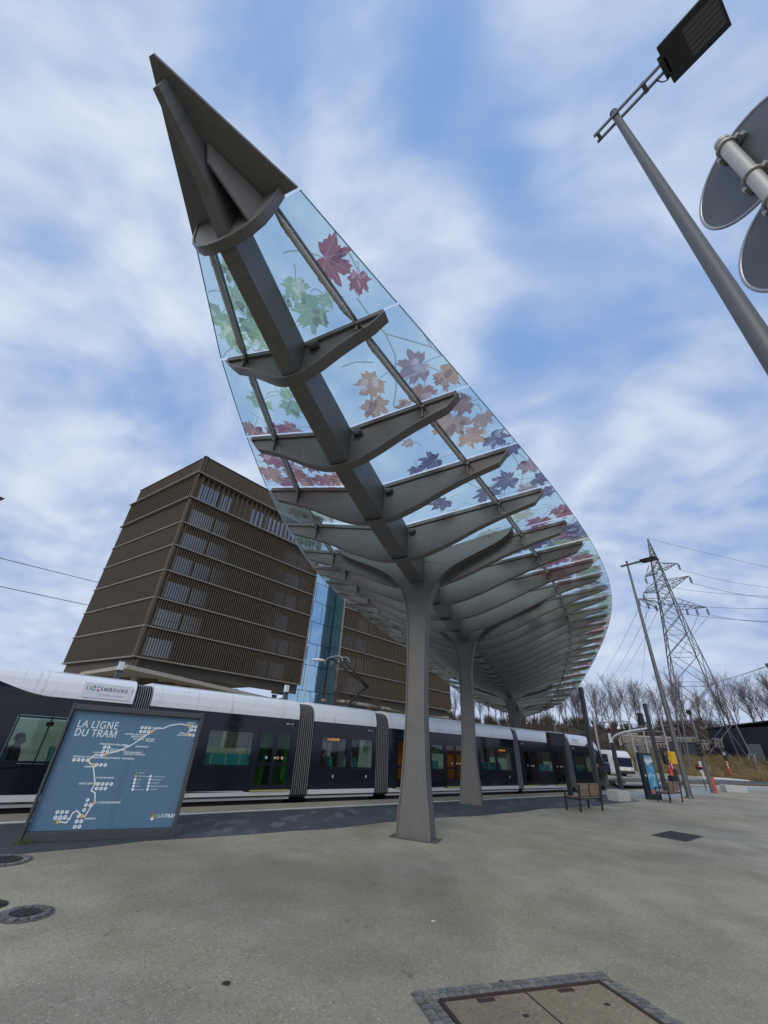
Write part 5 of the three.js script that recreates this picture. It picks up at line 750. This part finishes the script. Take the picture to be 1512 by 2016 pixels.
{ // concrete foot with a shorter square post
  const [t, h, g] = squarePost([1226, 1566], [1207, 1463], .2, 'short dark square post standing in a white concrete block');
  const c = G(1220, 1577), b = thing('concrete_block', 'white concrete block at foot of the short dark post', 'block', [c.x, 0, c.z], TRAM_TURN - .1); mesh('block', rbx(1.05, .42, .62, .03, 0, .21, 0), concreteMat, b); mesh('chamfer', rbx(.98, .05, .55, .02, 0, .43, 0), concreteMat, b);
}
{ const a = G(1432, 1560), b = G(1475, 1563), u = b.clone().sub(a), t = thing('stone_block', 'long pale stone block lying on the plaza near traffic lights', 'block', [(a.x + b.x) / 2, 0, (a.z + b.z) / 2], Math.atan2(-u.z, u.x)), L = u.length(); const h = over(1450, 1547, a); mesh('block', rbx(L, h, .7, .05, 0, h / 2, -.35), concreteMat, t); mesh('joint', merge([bx(.03, h + .006, .71, L * .18, h / 2, -.35)]), std(.5, .5, .45, .9), t); }
{ // black display on the platform
  const g = G(1124, 1567), h = over(1106, 1443, g), t = thing('platform_display', 'black departure display hung from a black post in front of tram', 'display', [g.x, 0, g.z], TRAM_TURN);
  mesh('post', rbx(.2, h, .2, .012, 0, h / 2, 0), blackSteel, t); mesh('base_plate', bx(.36, .02, .36, 0, .01, 0), blackSteel, t);
  const w = 1.45; mesh('display_case', rbx(w, .62, .2, .015, -w / 2 - .1, h - .36, 0), std(.012, .012, .013, .7), t); mesh('screen', bx(w - .08, .5, .006, -w / 2 - .1, h - .38, .103), std(.006, .007, .009, .5), t); mesh('top_trim', bx(w, .05, .22, -w / 2 - .1, h - .03, 0), alu, t);
}
{ // information totem with a printed poster
  const g = G(1288, 1574), h = over(1268, 1482, g), t = thing('information_totem', 'dark upright information totem with a blue poster, beside second bench', 'totem', [g.x, 0, g.z], TRAM_TURN - .25), w = 1.15;
  mesh('case', rbx(w, h, .2, .02, 0, h / 2, 0), std(.02, .03, .035, .35, .2), t);
  const tex = canvasTex(256, 640, (c, W2, H2) => { const gr = c.createLinearGradient(0, 0, 0, H2); gr.addColorStop(0, '#54738f'); gr.addColorStop(.16, '#c9d8e2'); gr.addColorStop(.2, '#3d6c9a'); gr.addColorStop(.3, '#5f93b6'); gr.addColorStop(.75, '#4a8fb5'); gr.addColorStop(1, '#3a6a96'); c.fillStyle = gr; c.fillRect(0, 0, W2, H2); const r = rng(6); for (let k = 0; k < 26; k++) { c.globalAlpha = .45; c.fillStyle = ['#bfe0ee', '#2b79a8', '#7cc3d8', '#e4f2f6'][k % 4]; c.beginPath(); c.ellipse(40 + r() * 176, 220 + r() * 330, 14 + r() * 38, 12 + r() * 30, r() * 3, 0, 7); c.fill(); } c.globalAlpha = 1; c.fillStyle = '#f1f5f6'; for (let k = 0; k < 3; k++) c.fillRect(30, 96 + k * 24, 196 - k * 40, 12); c.fillStyle = '#d5583c'; c.fillRect(10, 560, 70, 66); c.fillStyle = '#eef3f5'; for (let k = 0; k < 3; k++) c.fillRect(100, 572 + k * 18, 130 - k * 30, 8); });
  mesh('poster', bx(w * .62, h * .84, .008, w * .1, h * .53, .102), new THREE.MeshPhysicalMaterial({ map: tex, roughness: .3, clearcoat: .5 }), t); mesh('label_plate', bx(.1, .08, .006, -w * .36, h * .5, .103), cream2, t);
}
{ // traffic signals across the end of the plaza
  const sig = std(.012, .012, .014, .5), glowRed = new THREE.MeshStandardMaterial({ color: lin(.3, .01, .01), emissive: lin(1, .06, .05), emissiveIntensity: 1.2, roughness: .4 }), lensOff = phys({ color: lin(.03, .02, .02), roughness: .2, clearcoat: 1 });
  const head = (parent, y, d, turn, lit = -1, n = 3, s = 1) => { const h = new THREE.Group(); h.name = 'signal_head'; parent.add(h); h.position.set(d, y, 0); h.rotation.y = turn; mesh('housing', rbx(.3 * s, .32 * n * s, .18 * s, .03, 0, 0, 0), sig, h); for (let k = 0; k < n; k++) { const yy = (.32 * (n - 1) / 2 - k * .32) * s; mesh('signal_lens', new THREE.CylinderGeometry(.1 * s, .1 * s, .03, 20).rotateX(Math.PI / 2).translate(0, yy, .1 * s), k === lit ? glowRed : lensOff, h); mesh('visor', new THREE.CylinderGeometry(.12 * s, .12 * s, .2 * s, 16, 1, true, -Math.PI * .62, Math.PI * 1.24).rotateX(-Math.PI / 2).rotateZ(Math.PI).translate(0, yy, .18 * s), sig, h); } };
  { const g = G(1404, 1561), h = over(1356, 1402, g), t = thing('traffic_light', 'dark traffic light mast with black signal heads and red pedestrian light', 'traffic light', [g.x, 0, g.z], .6); mesh('pole', rod(V(0, 0, 0), V(0, h, 0), .13, .1, 16), mastMat, t); mesh('pole_top', bx(.34, .3, .26, -.1, h, 0), sig, t); head(t, over(1376, 1475, g), -.3, -.9); head(t, over(1376, 1475, g) + .5, .3, 1.9, -1, 2, .8); mesh('orange_sleeve', cyl(.16, .16, 1.0, .14, 0, .1, 16), std(.45, .08, .03, .6), t); }
  { const g = G(1391, 1556), h = over(1380, 1497, g), t = thing('signal_post', 'thin dark post with lit red signal and white plates', 'signal', [g.x, 0, g.z], .5); mesh('pole', rod(V(0, 0, 0), V(0, h, 0), .045, .045, 10), mastMat, t); head(t, over(1378, 1511, g), -.28, -.2, 0, 1, 1); mesh('plate', rbx(.34, .5, .03, .02, .06, over(1382, 1506, g), .06), cream2, t); mesh('plate', rbx(.5, .22, .03, .02, -.05, over(1382, 1519, g), .06), cream2, t); mesh('plate', rbx(.34, .42, .03, .02, .03, over(1383, 1528, g), .06), cream2, t); }
  const band = (t, y0, y1, r, n, tilt = 0) => { for (let k = 0; k < n; k++) mesh(k % 2 ? 'red_band' : 'white_band', cyl(r, r, (y1 - y0) / n, 0, y0 + k * (y1 - y0) / n, 0, 12), k % 2 ? std(.5, .04, .03, .5) : std(.7, .7, .68, .5), t); };
  for (const [b, tp, lbl] of [[[1441, 1533], [1424, 1480], 'red and white striped warning post at the road before dry grass']]) { const g = G(...b), h = over(...tp, g), t = thing('striped_post', lbl, 'post', [g.x, 0, g.z], 0); mesh('foot', cyl(.22, .2, .1, 0, 0, 0, 12), sig, t); mesh('red_sleeve', cyl(.2, .16, h * .36, 0, .1, 0, 12), std(.45, .05, .03, .5), t); band(t, .1 + h * .36, h * .72, .09, 7); mesh('lamp_box', rbx(.34, h * .18, .3, .03, 0, h * .76, 0), sig, t); mesh('beacon', rbx(.3, h * .12, .2, .03, 0, h * .92, 0), phys({ color: lin(.3, .4, .5), roughness: .2, clearcoat: 1 }), t); }
  { const g = G(1326, 1541), h = over(1311, 1487, g), t = thing('level_crossing_signal', 'level crossing signal with black board, yellow box and red striped post', 'signal', [g.x, 0, g.z], .5); mesh('foot', rbx(.7, .6, .5, .04, 0, .3, 0), sig, t); mesh('red_sleeve', cyl(.22, .2, h * .34, 0, .5, 0, 14), std(.45, .06, .03, .5), t); band(t, .5 + h * .34, h, .1, 6); mesh('stop_disc', new THREE.CylinderGeometry(.34, .34, .04, 24).rotateX(Math.PI / 2).translate(.1, h * .62, .2), new THREE.MeshStandardMaterial({ roughness: .4, map: canvasTex(64, 64, (c) => { c.fillStyle = '#b3252c'; c.fillRect(0, 0, 64, 64); c.fillStyle = '#efefef'; c.fillRect(10, 26, 44, 12); }) }), t); mesh('back_board', rbx(1.15, 1.25, .08, .05, -.5, h * 1.02, .05), sig, t); mesh('signal_lens', new THREE.CylinderGeometry(.2, .2, .1, 20).rotateX(Math.PI / 2).translate(-.5, h * 1.05, .12), lensOff, t); mesh('lower_lamp', rbx(.5, .7, .3, .06, -.55, h * .8, .1), sig, t); mesh('yellow_box', rbx(.8, 1.1, .4, .04, .55, h * .92, .25), std(.72, .4, .02, .5), t); mesh('cable_box', rbx(.4, 1.2, .4, .04, .9, .6, -.1), postMat, t); mesh('bracket', merge([bar(V(-.5, h, 0), V(.6, h * .92, .1), .06, .06)]), sig, t); }
  { const g = G(1265, 1538), h = over(1253, 1479, g), t = thing('blue_sign', 'round blue traffic sign on a thin white post by the tracks', 'road sign', [g.x, 0, g.z], .5); mesh('post', rod(V(0, 0, 0), V(0, h, 0), .05, .05, 10), std(.7, .7, .7, .5), t); mesh('disc', new THREE.CylinderGeometry(.36, .36, .03, 28).rotateX(Math.PI / 2).translate(0, h - .36, .07), new THREE.MeshStandardMaterial({ roughness: .4, map: canvasTex(128, 128, (c) => { c.fillStyle = '#27478f'; c.fillRect(0, 0, 128, 128); c.strokeStyle = '#c9d4ea'; c.lineWidth = 6; c.beginPath(); c.arc(64, 64, 57, 0, 7); c.stroke(); c.fillStyle = '#c9d4ea'; c.fillRect(34, 58, 60, 12); }) }), t); }
  { const g = G(1221, 1540), h = over(1210, 1452, g), t = thing('signal_gantry', 'light grey cantilever signal arm reaching over the tracks', 'gantry', [g.x, 0, g.z], .3), gm = std(.38, .4, .42, .4, .4); const e = onPlane(1274, 1434, g, V(g.x, 0, g.z).normalize()).sub(g).applyAxisAngle(V(0, 1, 0), -.3); mesh('mast', tube([V(0, 0, 0), V(0, h * .5, 0), V(0, h * .9, 0), V(e.x * .06, h * 1.0, e.z * .06), V(e.x * .3, lerp(h, e.y, .45), e.z * .3), e], .1, 60, 10), gm, t); const hd = new THREE.Group(); mesh('signal_head', merge([rbx(.45, .95, .3, .06, e.x * .9, e.y + .75, e.z * .9), bx(.08, .4, .08, e.x * .9, e.y + .15, e.z * .9)]), sig, t); mesh('warning_plate', rbx(.3, 1.1, .06, .03, -.25, h * .93, .1), std(.6, .6, .58, .5), t); mesh('base_plate', bx(.5, .03, .5, 0, .015, 0), gm, t); }
  for (const [b, tp, lbl] of [[[1262, 1532], [1238, 1422], 'pale grey catenary mast behind the round blue sign'], [[1287, 1526], [1262, 1410], 'pale grey catenary mast behind the information totem'], [[1330, 1530], [1301, 1380], 'thin grey catenary mast behind the level crossing signal'], [[1190, 1532], [1160, 1400], 'pale grey catenary mast above the nose of the tram'], [[1106, 1530], [1090, 1425], 'pale grey catenary mast behind the roof of the last tram car']]) { const g = G(...b), k = Math.min(1, 75 / Math.hypot(g.x, g.z)), p = g.clone().multiplyScalar(k); p.y = 0; const h = over(...tp, p), t = thing('catenary_mast', lbl, 'mast', [p.x, 0, p.z], TRAM_TURN); mesh('pole', rod(V(0, 0, 0), V(0, h, 0), .14, .1, 12), std(.3, .31, .33, .5, .3), t); mesh('bracket_arm', merge([rod(V(0, h * .82, 0), V(0, h * .84, 3.4), .04, .04, 6), rod(V(0, h * .97, 0), V(0, h * .85, 3.0), .025, .025, 6), cyl(.08, .08, .3, 0, h * .82 - .15, .4, 8)]), std(.22, .23, .25, .5, .3), t); mesh('base_plate', bx(.5, .04, .5, 0, .02, 0), concreteMat, t); }
}
{ // coach waiting beyond the tracks
  const g = G(1234, 1529), t = thing('coach', 'white coach with dark windscreen waiting beyond the tram tracks', 'coach', [g.x, 0, g.z], .12), L = 10, w = 2.5, h = over(1222, 1478, g);
  const cw = new THREE.MeshPhysicalMaterial({ color: lin(.74, .74, .74), roughness: .3, clearcoat: .6 }), navy = phys({ color: lin(.01, .015, .05), roughness: .15, clearcoat: 1 });
  const sec = (z, k, top) => [V(-w / 2 * k, .35, z), V(w / 2 * k, .35, z), V(w / 2 * k, h * .55, z), V(w / 2 * k * .97, top - .3, z), V(w / 2 * k * .8, top, z), V(-w / 2 * k * .8, top, z), V(-w / 2 * k * .97, top - .3, z), V(-w / 2 * k, h * .55, z)];
  mesh('body', merge([toCreasedNormals(loft([sec(-L, .96, h), sec(-L + .3, 1, h), sec(-.9, 1, h), sec(-.35, .97, h - .12), sec(0, .9, h - .5)]), .6), polyGeo(sec(0, .9, h - .5), [[0, 1, 2, 3, 4, 5, 6, 7]]), polyGeo(sec(-L, .96, h), [[7, 6, 5, 4, 3, 2, 1, 0]])]), cw, t);
  for (const s of [-1, 1]) mesh('side_window', bx(.02, h * .34, L - 1.6, s * (w / 2 + .004), h * .66, -L / 2 - .2), navy, t); for (const s of [-1, 1]) mesh('side_panel', bx(.02, h * .34, L - 1.4, s * (w / 2 + .006), h * .3, -L / 2 - .2), std(.02, .03, .12, .3), t);
  mesh('windscreen', rbx(w * .84, h * .36, .06, .02, 0, h * .55, .0), navy, t); mesh('destination_panel', rbx(w * .6, .22, .05, .02, 0, h * .82, -.14), std(.3, .35, .45, .3), t); mesh('bumper', rbx(w * .9, .3, .12, .04, 0, .42, .02), std(.03, .03, .035, .5), t); mesh('number_plate', bx(.5, .12, .02, 0, .62, .02), std(.7, .6, .2, .5), t);
  for (const s of [-1, 1]) { mesh('headlamp', rbx(.32, .16, .06, .03, s * w * .34, .7, .01), phys({ color: lin(.6, .55, .5), roughness: .1, clearcoat: 1 }), t); mesh('mirror', merge([rbx(.1, .4, .16, .03, s * (w / 2 + .12), h * .68, .18), bar(V(s * w * .42, h * .82, -.2), V(s * (w / 2 + .12), h * .8, .18), .04, .04)]), blackSteel, t); for (const z of [-1.9, -L + 2]) mesh('wheel', new THREE.CylinderGeometry(.48, .48, .3, 20).rotateZ(Math.PI / 2).translate(s * (w / 2 - .17), .48, z), rubber, t); }
}
{ // dark sheds beyond the grass bank
  const navy = new THREE.MeshStandardMaterial({ map: blotch, color: lin(.022, .03, .045), roughness: .55, metalness: .2 }), a = atDist(1406, 1480, 112), b = atDist(1560, 1480, 96), u = b.clone().sub(a).setY(0), L = u.length(), h = over(1420, 1437, V(a.x, 0, a.z)), t = thing('dark_shed', 'large dark navy metal shed with a pale door behind the pylon', 'building', [a.x, 0, a.z], Math.atan2(-u.z, u.x));
  mesh('wall', bx(L, h, 14, L / 2, h / 2, -7), navy, t); mesh('roof', polyGeo([V(-.2, h, .2), V(L + .2, h + .7, .2), V(L + .2, h + .7, -14), V(-.2, h, -14), V(-.2, h + .25, .2), V(L + .2, h + .95, .2), V(L + .2, h + .95, -14), V(-.2, h + .25, -14)], [[0, 1, 5, 4], [4, 5, 6, 7], [3, 0, 4, 7], [1, 2, 6, 5]]), navy, t);
  const ribs = []; for (let x = .5; x < L; x += 1) ribs.push(bx(.12, h, .06, x, h / 2, .03)); mesh('cladding_rib', merge(ribs), navy, t).userData.kind = 'stuff';
  const dx = onPlane(1489, 1482, a, V(0, 0, 1).applyAxisAngle(V(0, 1, 0), Math.atan2(-u.z, u.x))).sub(a).dot(u.normalize()); mesh('door', bx(3.4, h * .62, .1, dx, h * .36, .1), std(.16, .18, .19, .5), t); mesh('door_frame', merge([rod(V(dx - .6, 1.6, 1.2), V(dx - .6, 3.6, 1.0), .07, .07, 6), rod(V(dx - .6, 3.6, 1.0), V(dx + .8, 3.6, 1.0), .07, .07, 6), rod(V(dx + .8, 3.6, 1.0), V(dx + .8, 1.6, 1.2), .07, .07, 6)]), alu, t);
  const c = atDist(1351, 1485, 108), s = thing('switch_house', 'small dark cabin with flat roof left of the pylon foot', 'building', [c.x, 0, c.z], -.6), sh = over(1351, 1463, V(c.x, 0, c.z)); mesh('wall', bx(4.2, sh, 4, 0, sh / 2, 0), navy, s); mesh('roof', bx(4.6, .18, 4.4, 0, sh + .09, 0), std(.08, .08, .08, .7), s);
  const c2 = atDist(1408, 1490, 116), s2 = thing('brown_wall', 'low rust brown wall running behind the pylon legs', 'wall', [c2.x, 0, c2.z], -.65), h2 = over(1408, 1466, V(c2.x, 0, c2.z)); mesh('panel', bx(19, h2, .4, 0, h2 / 2, 0), new THREE.MeshStandardMaterial({ map: brushMap, color: lin(1.3, .85, .7), roughness: .9 }), s2); mesh('coping', bx(19.2, .16, .6, 0, h2 + .08, 0), std(.3, .29, .28, .8), s2);
}
{ // switchgear of the substation on the far side
  const r = rng(70), ins = std(.28, .22, .17, .5), gm = std(.34, .34, .33, .6), dk = std(.08, .085, .09, .6);
  const mk = () => { const t = thing('switchgear_post', 'grey substation post with ribbed insulators below the wooded rise', 'switchgear', [0, 0, 0], 0, 'substation posts'); mesh('stand', merge([bx(.3, 2.2, .3, 0, 1.1, 0), bx(1.6, .2, .3, 0, 2.2, 0)]), dk, t); for (const x of [-.6, 0, .6]) mesh('insulator', merge([...Array(5)].map((_, k) => cyl(.17, .13, .24, x, 2.3 + k * .26, 0, 8))), ins, t); mesh('busbar', bx(2.2, .14, .14, 0, 3.65, 0), gm, t); return t; };
  const proto = mk(); let n = 0;
  for (let k = 0; k < 26; k++) { const az = 29 + k * .42 + r() * .2, d = 108 + (k % 3) * 6, [x, z] = polar(az, d), t = n++ ? proto.clone() : proto; if (n > 1) { t.name = numbered('switchgear_post'); scene.add(t); } t.position.set(x, d > 122 ? hillH(az, d) : Math.max(0, bankH(az, d) - .2), z); t.rotation.y = r() * 3; t.scale.set(1, .72 + r() * .5, 1); }
  const a = atDist(1232, 1462, 118), b = atDist(1352, 1468, 118), u = b.clone().sub(a), w = thing('service_wall', 'long pale low wall behind the substation posts', 'wall', [a.x, 0, a.z], Math.atan2(-u.z, u.x)); const h = over(1290, 1452, V((a.x + b.x) / 2, 0, (a.z + b.z) / 2)); mesh('panel', bx(u.length(), h, .5, u.length() / 2, h / 2, 0), std(.2, .19, .17, .9), w); mesh('coping', bx(u.length(), .25, .7, u.length() / 2, h + .12, 0), std(.42, .41, .38, .9), w);
}
// ---------------------------------------------------------------- passengers in the tram
{
  const cap = (x, y, z, a, b, r1, r2) => { const dx = b.x - a.x, dy = b.y - a.y, dz = b.z - a.z, t = Math.max(0, Math.min(1, ((x - a.x) * dx + (y - a.y) * dy + (z - a.z) * dz) / (dx * dx + dy * dy + dz * dz))); return Math.hypot(x - a.x - dx * t, y - a.y - dy * t, z - a.z - dz * t) - (r1 + (r2 - r1) * t); };
  const bones = [[V(0, .5, .02), V(0, .95, -.04), .15, .17], [V(0, .95, -.04), V(0, 1.08, -.02), .15, .07], [V(0, 1.05, -.02), V(0, 1.16, .0), .055, .055], [V(0, 1.24, .02), V(0, 1.3, .0), .085, .095], [V(0, 1.25, .11), V(0, 1.22, .12), .018, .022], ...[-1, 1].flatMap((s) => [[V(.1 * s, .52, .05), V(.12 * s, .54, .48), .1, .075], [V(.12 * s, .54, .48), V(.12 * s, .1, .44), .07, .05], [V(.12 * s, .07, .44), V(.12 * s, .05, .6), .045, .035], [V(.19 * s, .98, -.04), V(.24 * s, .72, .04), .06, .05], [V(.24 * s, .72, .04), V(.12 * s, .62, .3), .045, .035], [V(.12 * s, .62, .3), V(.09 * s, .61, .38), .035, .028]])];
  const N = 52, mc = new MarchingCubes(N, new THREE.MeshBasicMaterial(), false, false, 80000); mc.isolation = 0; const S = .8, ctr = V(0, .72, .2);
  for (let z = 0; z < N; z++) for (let y = 0; y < N; y++) for (let x = 0; x < N; x++) { const X = (x - N / 2) / (N / 2) * S + ctr.x, Y = (y - N / 2) / (N / 2) * S + ctr.y, Z = (z - N / 2) / (N / 2) * S + ctr.z; let s = 0; for (const [a, b, r1, r2] of bones) s += Math.exp(-cap(X, Y, Z, a, b, r1, r2) / .022); mc.field[x + y * N + z * N * N] = .022 * Math.log(s + 1e-30); }
  mc.update(); const body = new THREE.BufferGeometry(); body.setAttribute('position', new THREE.BufferAttribute(mc.positionArray.slice(0, mc.count * 3), 3)); body.scale(S, S, S).translate(ctr.x, ctr.y, ctr.z); const bodyG = mergeVertices(body, 1e-4); bodyG.computeVertexNormals();
  const p = bodyG.attributes.position, split = (test) => { const idx = bodyG.index.array, out = []; for (let i = 0; i < idx.length; i += 3) if (test((p.getY(idx[i]) + p.getY(idx[i + 1]) + p.getY(idx[i + 2])) / 3, p.getZ(idx[i]))) out.push(idx[i], idx[i + 1], idx[i + 2]); return out; };
  const skin = std(.42, .26, .19, .6);
  for (const [x, z, turn, col, hair, lbl] of [[wC.x0 + .42, ZS - .5, Math.PI / 2, [.05, .05, .06], [.03, .02, .015], 'person in a dark jacket sitting beside the tram display window'], [wC2.x0 + .3, ZS - .5, Math.PI / 2, [.3, .36, .34], [.05, .03, .02], 'person in a pale jacket sitting at the next tram window'], [wA.x0 + .25, ZS - .62, Math.PI / 2, [.03, .03, .04], [.02, .015, .01], 'person in dark clothes sitting at the window beside route map']]) {
    const w = V(x, .14, z).applyMatrix4(tramFrame), t = thing('person', lbl, 'person', [w.x, w.y, w.z], TRAM_TURN + turn, 'passengers sitting in the tram');
    const g = bodyG.clone(); const up = split((y) => y < 1.13), sk = split((y) => y >= 1.13); g.setIndex([...up, ...sk]); g.clearGroups(); g.addGroup(0, up.length, 0); g.addGroup(up.length, sk.length, 1);
    const m = mesh('body', g, [std(...col, .9), skin], t); mesh('hair', new THREE.SphereGeometry(.108, 20, 14, 0, Math.PI * 2, 0, Math.PI * .55).rotateX(-.5).translate(0, 1.29, -.012), std(...hair, .9), t);
  }
}

// ---------------------------------------------------------------- shadows on, and the picture
scene.traverse((o) => { if (o.isMesh) { o.castShadow = true; o.receiveShadow = true; } });
renderer.render(scene, camera);
